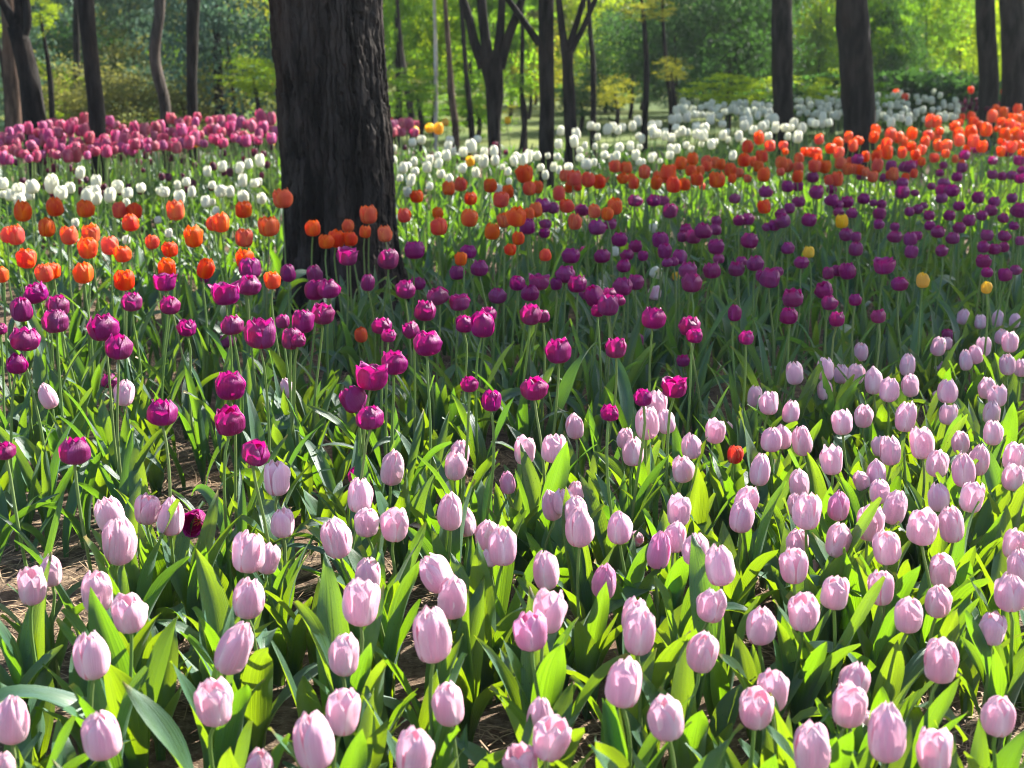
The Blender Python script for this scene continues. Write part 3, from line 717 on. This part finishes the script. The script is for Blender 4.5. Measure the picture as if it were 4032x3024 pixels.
    # leaves
    if mid:
        pool = LEAF['broad'] if kind in ('pink', 'red') else LEAF['tall']
        nl = (RND.choice((4, 5, 5)) if x > 1900 else RND.choice((4, 4, 5))) if kind == 'pink' else RND.choice((3, 4, 4))
        a0 = RND.random() * 6.28
        for j in range(nl):
            lf = link('leaf', pool[RND.randrange(len(pool))], root)
            a = a0 + j * (2.2 + .5 * (RND.random() - .5))
            lf.rotation_euler = (0, 0, a)
            s = (.82 + .42 * RND.random()) * (h / HEAD[kind] if 'w' not in fl else .9)
            lf.scale = (s, s * (.75 + .3 * RND.random()), s * 1.04)
            lf.location = (math.cos(a) * .006, math.sin(a) * .006, .004 * j)
    return root

for sp in spots: make_tulip(*sp)

# leaves between the flowers that carry no bloom in view
def leaf_cover(nn):
    gs = []
    rng = np.random.default_rng(77)
    k2 = 0
    while k2 < nn:
        y = 3.0 + 10.5 * rng.random() ** .8
        x = (rng.random() * 2 - 1) * (.52 * y + .5)
        if vnoise(np.array([x * .9 + 30]), np.array([y * .9]), 31)[0] < (.36 if y < 6 else .22): continue
        if y < 5.0 and rng.random() < .55: continue
        if math.hypot(x + .8, y - 6.35) < .5: continue
        lg = leaf_grid(.15 + .15 * rng.random(), .022 + .022 * rng.random(), math.radians(4 + 14 * rng.random()), math.radians(15 + 60 * rng.random()), 1.6, .7, (rng.random() - .5) * 2.4, .07, rng, 4, 8)
        a = rng.random() * 6.28
        ca, sa = math.cos(a), math.sin(a)
        gs.append(np.stack([lg[..., 0] * ca - lg[..., 1] * sa + x, lg[..., 0] * sa + lg[..., 1] * ca + y, lg[..., 2] + .02], -1))
        k2 += 1
    return grids_mesh('leaf_undergrowth', gs, [M['leaf_tall']])
tag(link('leaf_undergrowth', leaf_cover(6800)), 'loose green leaves filling the beds between the flowering tulips', 'leaves', kind='stuff')

# ------------------------------------------------------------------ trees
def trunk_mesh(name, pts, rad, mat, ns=20, rough=.06, seed=0, step=.06):
    if rough >= .06 and ns >= 14: ns, rough = ns + 12, rough * 1.5
    pts = np.asarray(pts, float); rad = np.asarray(rad, float)
    seg = np.concatenate([[0], np.cumsum(np.linalg.norm(np.diff(pts, axis=0), axis=1))])
    nn = max(6, int(seg[-1] / step))
    t = np.linspace(0, seg[-1], nn)
    P = np.stack([smooth_interp(t, seg, pts[:, i]) if len(pts) > 2 else np.interp(t, seg, pts[:, i]) for i in range(3)], -1)
    R = np.interp(t, seg, rad)
    g = tube_grid(P, R, ns)
    q = np.arange(ns)[None, :] / ns * 8
    nz = vnoise(q + 0 * t[:, None], t[:, None] * 2.5 / .5 + 0 * q, seed, 8) - .5 + .5 * (vnoise(q * 2 + 0 * t[:, None], t[:, None] * 9 + 0 * q, seed + 9, 16) - .5)
    g = P[:, None, :] + (g - P[:, None, :]) * (1 + rough * 2 * nz)[..., None]
    return grids_mesh(name, [g], [M[mat]], [True])

def leaf_cloud(name, nn, clumps, dims, size, mat, seed, spread=.24, flat=1.0, shape='ball'):
    """small leaf faces in uneven clumps through an ellipsoid of half sizes dims, centred on the origin"""
    rng = np.random.default_rng(seed)
    d = rng.normal(size=(clumps, 3)); d /= np.linalg.norm(d, axis=1)[:, None]
    cc = d * (rng.random((clumps, 1)) ** .45)
    if shape == 'cone': cc[:, :2] *= (1.05 - .5 * (cc[:, 2:3] + 1) * .95)
    cs = spread * (.5 + rng.random(clumps))
    ci = rng.integers(0, clumps, nn)
    p = cc[ci] + rng.normal(size=(nn, 3)) * cs[ci][:, None] * np.array([1, 1, flat]) * .6
    p = p * np.array(dims)
    a = rng.normal(size=(nn, 3)); a /= np.linalg.norm(a, axis=1)[:, None]
    b = np.cross(a, rng.normal(size=(nn, 3))); b /= np.linalg.norm(b, axis=1)[:, None]
    s = size * (.6 + .8 * rng.random((nn, 1)))
    v = np.stack([p - a * s, p + b * s * .42, p + a * s, p - b * s * .42], 1).reshape(-1, 3)
    f = np.arange(nn * 4).reshape(-1, 4)
    return raw_mesh(name, v, f, [M[mat]], smooth=False)

def px_path(pts, d):
    return [at_dist(x, y, d) for x, y in pts]

CROWNS = {
 'needle': [leaf_cloud('crown', 2600, 60, (1.9, 1.9, 1.5), .11, 'needle', 40 + i, .2, .5) for i in range(2)],
 'green': [leaf_cloud('crown', 2600, 60, (1.8, 1.8, 1.6), .085, 'green', 50 + i, .2) for i in range(2)],
}
def tree(name, label, pxs, d, widths, mat, top=10.5, limbs=(), crown='green', seed=0, cat='tree', group='trees beyond the tulip beds', rough=.06, drift=None):
    """pxs: photo pixels along the axis from the foot up; limbs: lists of such pixels with widths; widths in photo pixels"""
    pts = px_path(pxs, d)
    rad = [w * d / FPX / 2 for w in widths]
    foot = Vector((pts[0].x, pts[0].y, 0))
    pts = [Vector((pts[0].x, pts[0].y, -.08))] + pts if pts[0].z > .05 else pts
    rad = [rad[0] * 1.12] + rad if len(rad) < len(pts) else rad
    last, prev = pts[-1], pts[-2]
    dirn = (last - prev).normalized()
    dirn = Vector((dirn.x * .5, .02, max(dirn.z, .7))).normalized()
    full, fr = list(pts), list(rad)
    if top and not limbs:
        for j, f in enumerate((.3, .65, 1.0)):
            full.append(last + dirn * (top - last.z) * f + Vector((.15 * math.sin(seed + j * 2), .12 * math.cos(seed * 2 + j), 0)))
            fr.append(rad[-1] * (1 - .25 * (j + 1)))
    root = empty(name, foot)
    tag(root, label, cat, group)
    rel = lambda L: [p - foot for p in L]
    link('trunk', trunk_mesh('trunk', rel(full), fr, mat, 20, rough, seed), root)
    tips = [full[-1]]
    for li, (lp, lw) in enumerate(limbs):
        q = px_path(lp, d)
        dl = (q[-1] - q[-2]).normalized()
        dl = Vector((dl.x * .7, .15 * math.sin(li * 2.1 + seed), max(dl.z, .6))).normalized()
        q = q + [q[-1] + dl * (top - q[-1].z) * .45, q[-1] + dl * (top - q[-1].z) * .9]
        r = [w * d / FPX / 2 for w in lw]
        r = r + [r[-1] * .7, r[-1] * .35]
        link('limb', trunk_mesh('limb', rel(q), r, mat, 14, rough, seed + 5 + li), root)
        tips.append(q[-1])
    if crown:
        c = link('crown', CROWNS[crown][seed % 2], root)
        m = sum(tips, Vector()) / len(tips)
        c.location = m - foot
        c.rotation_euler = (0, 0, seed * 1.3)
        s = .85 + .3 * ((seed * 37) % 10) / 10
        c.scale = (s, s, s)
    return root

# the thick pine in the middle of the bed: bark plates modelled
def pine_trunk():
    nt = 560
    z = np.concatenate([np.linspace(-.12, 1.75, 520), np.linspace(1.8, 9.5, 60)])
    q = np.arange(nt) / nt
    Q, Zz = np.meshgrid(q, z)
    cell = 54
    warp = 1.1 * (vnoise(Q * 14, Zz * 1.5, 61, 14) - .5) + 1.1 * (vnoise(Q * 40, Zz * 6, 62, 40) - .5) + .7 * (vnoise(Q * 120, Zz * 28, 60, 120) - .5)
    fx = Q * cell + warp
    tri = np.abs((fx % 1) - .5) * 2                    # 0 in the middle of a ridge, 1 in the furrow
    fur = np.clip((tri - .55) / .45, 0, 1) ** 1.3
    col = np.floor(fx) % cell
    brk = vnoise(col * 3.7, Zz * 13 + col * 5.3 + 3 * (vnoise(Q * 80, Zz * 4, 59, 80) - .5), 63)
    brk = np.clip((.38 - brk) / .12, 0, 1)
    plate = vnoise(Q * 52, Zz * 11, 64, 52)
    fine = vnoise(Q * 190, Zz * 55, 65, 190) + .6 * vnoise(Q * 400, Zz * 110, 66, 400)
    big = vnoise(Q * 6, Zz * 1.3, 67, 6) - .5
    ridge_h = hash2(col, np.floor(Zz * 4 + hash2(col, col * 0, 5) * 9), 68)
    disp = -.019 * fur * (.4 + 1.2 * vnoise(Q * 22, Zz * 5, 58, 22)) - .009 * brk * (1 - fur) + .012 * ridge_h + .008 * (plate - .5) + .0045 * (fine - .8) + .022 * big
    Rz = .238 + .012 * np.clip(1 - z / 1.2, 0, 1) + .09 * np.clip(1 - z / .4, 0, 1) ** 2
    Rz = np.where(z > 1.75, .238 - (z - 1.75) * .018, Rz)
    lob = 1 + .05 * np.clip(1 - Zz / .45, 0, 1) ** 1.5 * np.sin(Q * 6.283 * 5 + .7)
    rr = (Rz[:, None] * lob + disp)
    ax = at_dist(1289, 0, 6.35), at_dist(1338, 700, 6.35), at_dist(1350, 1100, 6.35)
    axx = np.interp(z, [ax[2].z, ax[1].z, ax[0].z, 9], [ax[2].x, ax[1].x, ax[0].x, ax[0].x - .3])
    g = np.stack([axx[:, None] + rr * np.cos(Q * 6.283185), 6.35 + rr * np.sin(Q * 6.283185), Zz], -1)
    foot = Vector((float(axx[20]), 6.35, 0))
    g = g - np.array([foot.x, foot.y, 0])
    root = empty('pine_tree', foot)
    tag(root, 'thickest dark pine trunk with deeply furrowed bark standing among the orange tulips', 'tree')
    link('trunk', grids_mesh('trunk', [g], [M['bark']], [True]), root)
    for i in range(5):
        a = i * 1.35 + .5
        p0 = Vector((-.25, 0, 7.4 + .42 * i))
        link('limb', trunk_mesh('limb', [p0, p0 + Vector((math.cos(a) * .9, math.sin(a) * .9, .35)), p0 + Vector((math.cos(a) * 1.9, math.sin(a) * 1.9, .9))], [.055, .04, .015], 'bark', 10, .06, i), root)
    c = link('crown', CROWNS['needle'][0], root); c.location = (-.3, 0, 9.6); c.scale = (1.3, 1.3, 1.0)
pine_trunk()

c = lambda crop, pts: [(CROP[crop][0] + x * CS, CROP[crop][1] + y * CS) for x, y in pts]
tree('forked_tree', 'leaning dark tree whose trunk splits in three at the top left corner', c('T1', [(285, 1080), (265, 850), (215, 560), (165, 330), (120, 200)]), 10.6, [92, 86, 80, 76, 62], 'bark_dark',
     10.5, [(c('T1', [(120, 215), (60, 90), (10, 0)]), [44, 36, 30]), (c('T1', [(135, 215), (150, 100), (140, 0)]), [42, 34, 30]), (c('T1', [(160, 330), (215, 190), (205, 0)]), [40, 34, 28])], 'green', 1)
tree('tree', 'reddish brown trunk at the left edge, half behind the leaning forked tree', c('T1', [(110, 1000), (100, 750), (85, 450), (70, 100), (60, -60)]), 13.5, [66, 64, 60, 56, 52], 'bark_brown', 11, seed=2)
tree('tree', 'straight dark trunk rising out of the rose pink tulips, second from the left edge', c('T1', [(775, 1080), (760, 850), (725, 500), (695, 200), (680, -60)]), 9.6, [64, 60, 60, 60, 60], 'bark_dark', 10.5, seed=3)
tree('tree', 'thin crooked grey trunk with a pale lit kink halfway up', c('T1', [(1315, 1000), (1300, 780), (1255, 620), (1225, 480), (1235, 300), (1262, 120), (1265, -50)]), 11.2, [42, 42, 46, 44, 42, 42, 42], 'bark_grey', 10.5, seed=4)
tree('tree', 'slim straight dark trunk between the crooked one and the thick pine', c('T1', [(1525, 960), (1520, 700), (1520, 400), (1530, 100), (1535, -60)]), 11.8, [40, 40, 44, 50, 54], 'bark_dark', 10.5, seed=5)
tree('tree', 'short dim trunk under olive foliage close beside the thick pine', c('T1', [(1745, 980), (1740, 800), (1725, 640), (1720, 400)]), 17, [44, 40, 36, 30], 'bark_dark', 9, seed=6)
tree('tree', 'dim slender trunk between the leaning forked tree and the straight dark one', c('T1', [(635, 1000), (620, 850), (610, 600), (605, 300)]), 19, [36, 34, 30, 26], 'bark_dark', 9, seed=7)
tree('forked_tree', 'dark vase shaped tree with limbs fanning upward, just beyond the thick pine', c('T2', [(1905, 1190), (1900, 950), (1905, 700), (1890, 560), (1875, 460)]), 12.4, [50, 54, 66, 78, 88], 'bark_dark',
     10, [(c('T2', [(1815, 540), (1745, 330), (1705, 150), (1650, -20)]), [44, 40, 34, 30]), (c('T2', [(1860, 500), (1825, 250), (1800, -20)]), [46, 40, 36]), (c('T2', [(1920, 500), (1950, 250), (1965, -20)]), [44, 34, 28]), (c('T2', [(1945, 540), (2030, 250), (2095, 80), (2130, -30)]), [42, 36, 30, 26])], 'green', 8)
tree('tree', 'upright dark trunk crossed by a limb, among white tulips in the centre', c('T3', [(300, 1340), (305, 1150), (310, 800), (305, 400), (300, -40)]), 10.4, [62, 58, 56, 58, 62], 'bark_dark', 10.5,
     [(c('T3', [(250, 350), (160, 220), (70, 90), (-10, -20)]), [28, 26, 24, 22])], 'green', 9)
tree('forked_tree', 'forked dark tree right behind the upright trunk, spreading in a V', c('T3', [(500, 1060), (485, 800), (475, 520), (470, 400)]), 12.2, [52, 46, 44, 50], 'bark_dark', 10,
     [(c('T3', [(455, 430), (425, 200), (400, -20)]), [34, 28, 24]), (c('T3', [(480, 380), (545, 180), (605, -20)]), [28, 24, 22]), (c('T3', [(490, 420), (600, 210), (700, -20)]), [26, 22, 20])], 'green', 10)
tree('tree', 'thin dark trunk standing alone between the forked tree and grey shrubs', c('T3', [(675, 960), (675, 700), (670, 450), (650, 250), (640, -40)]), 14, [24, 22, 20, 18, 16], 'bark_dark', 9, seed=11)
tree('tree', 'faint thin trunk in front of grey green shrubs right of centre', c('T3', [(1085, 960), (1090, 760), (1095, 560), (1080, 300)]), 16, [26, 22, 18, 14], 'bark_dark', 8, seed=12)
tree('tree', 'slim leaning sapling trunk inside the dark green shrubs', c('T3', [(1290, 850), (1270, 650), (1245, 420), (1230, 200)]), 17, [18, 16, 14, 12], 'bark_dark', 8, seed=13)
tree('birch_tree', 'thin straight pale birch trunk near the thick pine', c('T2', [(1440, 1000), (1442, 700), (1438, 400), (1430, 80), (1428, -40)]), 15, [16, 15, 14, 12, 11], 'bark_pale', 9, seed=14)
tree('birch_tree', 'pale leaning birch, brown at its foot, beside the vase shaped tree', c('T2', [(1595, 1010), (1560, 720), (1545, 450), (1525, 200), (1515, 60), (1512, -40)]), 14, [28, 28, 20, 18, 16, 15], 'bark_brown', 9, seed=15)
tree('birch_tree', 'short leaning greyish birch closest to the thick pine', c('T2', [(1255, 980), (1220, 750), (1190, 560), (1165, 380), (1150, 200)]), 15.5, [26, 24, 20, 18, 15], 'bark_grey', 8, seed=16)
tree('tree', 'slender dim trunk between the leaning birch and the vase shaped tree', c('T2', [(1725, 1030), (1705, 830), (1680, 600), (1665, 380), (1650, 150)]), 15, [26, 24, 20, 18, 16], 'bark_dark', 8, seed=17)
tree('tree', 'thin dark trunk seen through the gap right of the vase shaped tree', c('T2', [(2145, 1030), (2125, 830), (2120, 620), (2125, 400)]), 16, [20, 18, 17, 16], 'bark_dark', 8, seed=18)
tree('tree', 'straight navy dark trunk rising behind the white tulips, right of centre', c('T4', [(308, 1010), (303, 750), (298, 400), (295, 100), (292, -60)]), 14.6, [82, 79, 78, 78, 78], 'bark_dark', 10.5, seed=19)
tree('tree', 'broad straight dark trunk standing behind the orange tulips on the right', c('T4', [(915, 1230), (905, 900), (885, 500), (855, 150), (845, -60)]), 12.6, [128, 126, 124, 124, 126], 'bark_dark', 11, seed=20)
tree('forked_tree', 'leaning forked trunk beyond the hedge, between the big trunks', c('T4', [(1220, 600), (1215, 480), (1190, 330), (1185, 200)]), 21, [74, 68, 58, 50], 'bark_grey', 10,
     [(c('T4', [(1180, 230), (1115, 100), (1050, -20)]), [32, 26, 22]), (c('T4', [(1190, 230), (1195, 100), (1190, -20)]), [44, 40, 38])], 'green', 21)
tree('tree', 'bluish dark trunk near the top right corner, first of two', c('T4', [(1930, 760), (1925, 500), (1910, 200), (1900, -60)]), 16, [76, 72, 70, 68], 'bark_dark', 11, seed=22)
tree('tree', 'thick bluish dark trunk cut by the right edge of the photo', c('T4', [(2130, 770), (2128, 500), (2122, 200), (2120, -60)]), 15.5, [96, 92, 92, 92], 'bark_dark', 11, seed=23)

# ------------------------------------------------------------------ shrubs, hedge and low foliage beyond the beds
SHRUB = {}
def shrub_mesh(mat, form):
    key = (mat, form)
    if key not in SHRUB:
        i = len(SHRUB)
        if form == 'loose': SHRUB[key] = leaf_cloud('foliage', 3200, 40, (1, 1, 1), .036, mat, 400 + i, .2, .55)
        elif form == 'tier': SHRUB[key] = leaf_cloud('foliage', 5200, 56, (1, 1, 1), .038, mat, 400 + i, .22, .28)
        elif form == 'cone': SHRUB[key] = leaf_cloud('foliage', 7500, 90, (1, 1, 1), .034, mat, 400 + i, .2, .4, 'cone')
        else: SHRUB[key] = leaf_cloud('foliage', 7500, 80, (1, 1, 1), .038, mat, 400 + i, .26, .8)
    return SHRUB[key]
def shrub(name, label, px, d, half, h0, h1, mat, form='dense', cat='shrub', group='shrubs beyond the tulip beds', dy=None):
    p = at_dist(px, 400, d)
    root = empty(name, (p.x, d, 0))
    tag(root, label, cat, group)
    f = link('foliage', shrub_mesh(mat, form), root)
    f.location = (0, 0, (h0 + h1) / 2)
    f.scale = (half, dy or half, (h1 - h0) / 2)
    f.rotation_euler = (0, 0, px * .013)
    st = link('stem', trunk_mesh('stem', [(0, 0, -.05), (.04, .02, h0 * .5 + .2), (.0, .0, (h0 + h1) / 2)], [.035, .028, .012], 'bark_dark', 8, .05, 3), root)
    return root
# left: blue green pines and olive trees
for i, (px, d, hw, h0, h1, mat, lab) in enumerate((
    (120, 25, 1.5, .4, 4.6, 'needle', 'blue green pine foliage behind the leaning forked tree at the left edge'),
    (520, 27, 1.5, .2, 5.0, 'needle', 'dark blue green pine behind the gap left of the crooked trunk'),
    (760, 23, 1.0, .75, 4.4, 'needle', 'blue green pine foliage hanging around the slim straight trunk'),
    (330, 30, 1.6, .1, 5.0, 'needle', 'dim pine mass between the two dark trunks on the left'),
    (950, 22, .75, .85, 4.0, 'olive', 'olive tan foliage just left of the thick pine'),
    (820, 29, 1.5, .4, 5.0, 'olive', 'paler olive tree behind the slim straight trunk on the left'))):
    shrub('pine_tree' if mat == 'needle' else 'olive_tree', lab, px, d, hw, h0, h1, mat, 'cone' if mat == 'needle' else 'dense', 'tree', 'evergreens beyond the rose pink tulips')
SH = [
 (185, 14, .20, 1.22, 1.62, 'lime', 'loose', 'small lime green leaf spray beside the leaning forked tree'),
 (8, 14, .10, 1.15, 1.42, 'lime', 'loose', 'bright lime leaf spray cut by the left edge of the photo'),
 (1000, 15, .34, .55, 1.05, 'lime', 'tier', 'yellow green sapling layered against the left side of the thick pine'),
 (930, 19, .4, .2, .7, 'lime', 'loose', 'low lime shrub left of the thick pine under the olive foliage'),
 (230, 19, .5, .0, .75, 'lime', 'loose', 'low lime green shrub between the leaning and the straight dark trunk'),
 (660, 21, .7, .0, .55, 'green', 'loose', 'low green shrub at the feet of the pines on the left'),
 (440, 22, .6, .0, .6, 'olive', 'loose', 'low olive shrub behind the rose pink tulips'),
 (1560, 16, .45, .75, 2.6, 'green', 'tier', 'bright green sapling whose layers fill the gap right of the thick pine'),
 (1700, 18, .55, .5, 2.6, 'lime', 'tier', 'lime sapling around the straight pale birch'),
 (1640, 15, .30, .35, .95, 'green', 'tier', 'low green sapling beside the short leaning birch'),
 (1840, 20, .5, .8, 2.8, 'green', 'tier', 'green sapling behind the vase shaped tree limbs'),
 (1880, 21, .55, .0, .55, 'gold', 'loose', 'low yellow shrub behind the leaning birch'),
 (2080, 22, .65, .1, 1.5, 'gold', 'loose', 'yellow green shrub right of the vase shaped tree'),
 (2010, 26, 1.1, .4, 3.2, 'olive', 'dense', 'olive yellow tree mass behind the vase shaped tree'),
 (2260, 23, .6, .0, .7, 'gold', 'loose', 'low yellow shrub behind the forked dark tree in the centre'),
 (2300, 26, .9, .6, 3.0, 'lime', 'dense', 'pale lime tree top behind the V of the forked tree'),
 (2050, 15, .20, .58, .85, 'green', 'loose', 'small green leaf fan beside the vase shaped tree'),
 (2480, 22, .75, .25, 1.7, 'dark_green', 'dense', 'dull green shrub left of the grey shrubs in the centre'),
 (2650, 20, .8, .35, 2.2, 'dark_green', 'dense', 'dark green shrub mass around the slim leaning sapling'),
 (2860, 21, .95, .2, 2.8, 'dark_green', 'dense', 'dark evergreen shrub left of the straight navy trunk'),
 (2530, 15, .30, 1.32, 1.62, 'gold', 'loose', 'yellow lime branch hanging at the top edge right of centre'),
 (2860, 16.5, .50, .35, .85, 'lime', 'tier', 'yellow green shrub lit from behind, left of the navy trunk'),
 (2640, 16, .22, .7, 1.0, 'gold', 'loose', 'small yellow leaf spray over the dark shrubs'),
 (2420, 18, .3, .3, .75, 'gold', 'loose', 'yellowish low shrub beside the lone thin trunk'),
 (3210, 26, 1.0, .9, 3.2, 'lime', 'dense', 'lime tree foliage between the navy trunk and the broad trunk'),
 (3560, 27, 1.1, .75, 3.4, 'lime', 'dense', 'sunlit lime foliage behind the leaning forked trunk'),
 (3760, 24, .8, .6, 2.8, 'lime', 'tier', 'lime foliage in layers left of the bluish trunk in the corner'),
 (3960, 25, .8, .6, 3.0, 'lime', 'dense', 'lime foliage showing between the two corner trunks'),
 (3350, 29, 1.4, .5, 3.4, 'green', 'dense', 'mid green tree mass behind the broad trunk'),
 (3420, 15.5, .30, .35, .75, 'green', 'loose', 'green leaves beside the foot of the broad trunk'),
 (3270, 15.5, .35, .45, .80, 'lime', 'loose', 'lime leaves between the navy and the broad trunk above the white flowers'),
]
for s in SH: shrub('shrub' if s[4] < 2.0 else 'leafy_tree', s[7], s[0], s[1], s[2], s[3], s[4], s[5], s[6], 'shrub' if s[4] < 2.0 else 'tree')
# more low growth between the trunks, each bush on its own
def zone(px):
    if px < 1080: return ('needle', 'dark_green', 'olive', 'needle', 'green', 'lime')
    if px < 2250: return ('green', 'lime', 'gold', 'olive', 'green')
    if px < 3000: return ('dark_green', 'needle', 'green', 'dark_green', 'gold')
    return ('lime', 'green', 'lime', 'dark_green', 'green')
TONE = {'needle': 'blue green', 'dark_green': 'dark green', 'olive': 'olive', 'green': 'mid green', 'lime': 'lime', 'gold': 'yellow green'}
rb = random.Random(4)
for i in range(64):
    px = (i + rb.random()) / 64 * 4032
    d = 17 + 12 * rb.random()
    mat = rb.choice(zone(px))
    tall = rb.random() < .5
    h0 = .5 * rb.random() if tall else .0
    h1 = (1.5 + 1.2 * rb.random()) if tall else .5 + .5 * rb.random()
    hw = (.45 + .45 * rb.random()) if tall else .4 + .5 * rb.random()
    shrub('shrub', f"{'tall' if tall else 'low'} {TONE[mat]} bush beyond the beds, {say(int(px / 40.32))} percent across the photo", px, d, hw, h0, h1, mat, rb.choice(('loose', 'tier', 'dense')))
# clipped hedge on the right
hp = at_dist(3520, 400, 18.5)
hg = leaf_cloud('foliage', 11000, 150, (2.05, .45, .36), .055, 'dark_green', 66, .16, 1.0)
root = tag(empty('hedge', (hp.x, 18.5, 0)), 'low dark green hedge running behind the white flowers on the right', 'hedge')
f = link('foliage', hg, root); f.location = (0, 0, .40)
f = link('stem', trunk_mesh('stem', [(0, 0, -.05), (.02, 0, .2), (0, 0, .5)], [.03, .025, .012], 'bark_dark', 8, .05, 3), root)
# far wood that closes the view
def far_wood():
    rng = np.random.default_rng(9)
    nn = 150000
    x = (rng.random(nn) * 2 - 1) * 42
    top = 9 + 3 * vnoise(x * .25 + 50, x * 0 + 1.0, 8)
    z = np.where(rng.random(nn) < .7, rng.random(nn) * 4.2, rng.random(nn) * top)
    y = 44 + 7 * rng.random(nn) + 2.5 * vnoise(x * .4 + 80, z * .5, 6)
    p = np.stack([x, y, z], -1)
    a = rng.normal(size=(nn, 3)); a /= np.linalg.norm(a, axis=1)[:, None]
    b = np.cross(a, rng.normal(size=(nn, 3))); b /= np.linalg.norm(b, axis=1)[:, None]
    s = .15 * (.6 + .8 * rng.random((nn, 1))) * (1 + 1.3 * (p[:, 2:3] > 4.2))
    v = np.stack([p - a * s, p + b * s * .5, p + a * s, p - b * s * .5], 1).reshape(-1, 3)
    return raw_mesh('far_wood', v, np.arange(nn * 4).reshape(-1, 4), [M['green']], smooth=False)
tag(link('far_wood', far_wood()), 'green far wood that closes the view behind the trunks', 'wood', kind='stuff')

# the tree outside the right edge whose crown shades the beds there
shade = empty('shade_tree', (7.6, 11.6, 0))
tag(shade, 'leafy tree outside the right edge that shades the beds', 'tree')
link('trunk', trunk_mesh('trunk', [(0, 0, -.1), (.05, 0, 2), (-.3, -.3, 4.2), (-.9, -1.1, 6.2)], [.17, .15, .12, .05], 'bark_dark', 20, .06, 30), shade)
cr = link('crown', leaf_cloud('crown', 9500, 80, (2.25, 2.15, .9), .10, 'dark_green', 71, .17, .7), shade)
cr.location = (-1.1, -1.0, 5.1)
link('limb', trunk_mesh('limb', [(-.3, -.3, 4.2), (-1.3, -1.4, 4.7), (-2.3, -2.6, 5.0)], [.06, .04, .015], 'bark_dark', 10, .06, 33), shade)
cr = link('crown', leaf_cloud('crown', 1500, 22, (.95, .8, .5), .09, 'dark_green', 73, .2, .7), shade)
cr.location = (-2.1, -2.35, 5.0)

shade = empty('shade_tree', (9.9, 21.0, 0))  # unseen tree added only so its crown shades the far cream flowers
tag(shade, 'unseen tall tree added far outside the right edge to shade the pale cream flowers', 'tree')
link('trunk', trunk_mesh('trunk', [(0, 0, -.1), (.05, 0, 2.5), (-.2, -.2, 5), (-.3, -.4, 7)], [.2, .17, .13, .05], 'bark_dark', 20, .06, 31), shade)
cr = link('crown', leaf_cloud('crown', 6000, 80, (3.6, 3.2, 1.1), .12, 'green', 72, .17, .7), shade)
cr.location = (-.6, -.7, 6.2)

# more tulip leaves low in the near bed
def near_leaves(nn):
    gs = []
    rng = np.random.default_rng(78)
    while len(gs) < nn:
        y = 1.75 + 2.6 * rng.random()
        x = (rng.random() * 2 - 1) * (.50 * y + .45)
        if vnoise(np.array([x * 1.9 + 30]), np.array([y * 1.9]), 35)[0] < .36: continue
        a0 = rng.random() * 6.28
        for j in range(3):
            lg = leaf_grid(.15 + .11 * rng.random(), .030 + .026 * rng.random(), math.radians(4 + 12 * rng.random()), math.radians(10 + 45 * rng.random()), 1.6, .6, (rng.random() - .5) * 1.6, .08, rng, 7, 13)
            a = a0 + j * 2.2 + .4 * rng.random()
            ca, sa = math.cos(a), math.sin(a)
            gs.append(np.stack([lg[..., 0] * ca - lg[..., 1] * sa + x, lg[..., 0] * sa + lg[..., 1] * ca + y, lg[..., 2] + .02], -1))
    return grids_mesh('young_leaves', gs, [M['leaf']])
tag(link('young_leaves', near_leaves(840)), 'young tulip leaves without flowers filling the near bed', 'leaves', kind='stuff')

# thin haze volume added to stand in for the lens glare
hz = bpy.data.materials.new('haze'); hz.use_nodes = True
ht = hz.node_tree; ht.nodes.clear()
ho = ht.nodes.new('ShaderNodeOutputMaterial'); hv = ht.nodes.new('ShaderNodeVolumePrincipled')
hv.inputs['Color'].default_value = (.86, .93, 1.0, 1)
hv.inputs['Density'].default_value = .0008
hv.inputs['Anisotropy'].default_value = .6
ht.links.new(hv.outputs[0], ho.inputs['Volume'])
bx = np.array([[x, y, z] for z in (-1.1, 14.5) for x, y in ((-165, -12), (165, -12), (165, 196), (-165, 196))], float)
tag(link('haze', raw_mesh('haze', bx, np.array([[3, 2, 1, 0], [4, 5, 6, 7], [0, 1, 5, 4], [1, 2, 6, 5], [2, 3, 7, 6], [3, 0, 4, 7]]), [hz], smooth=False)), 'thin bright haze added between the trees in place of lens glare', 'haze', kind='stuff')
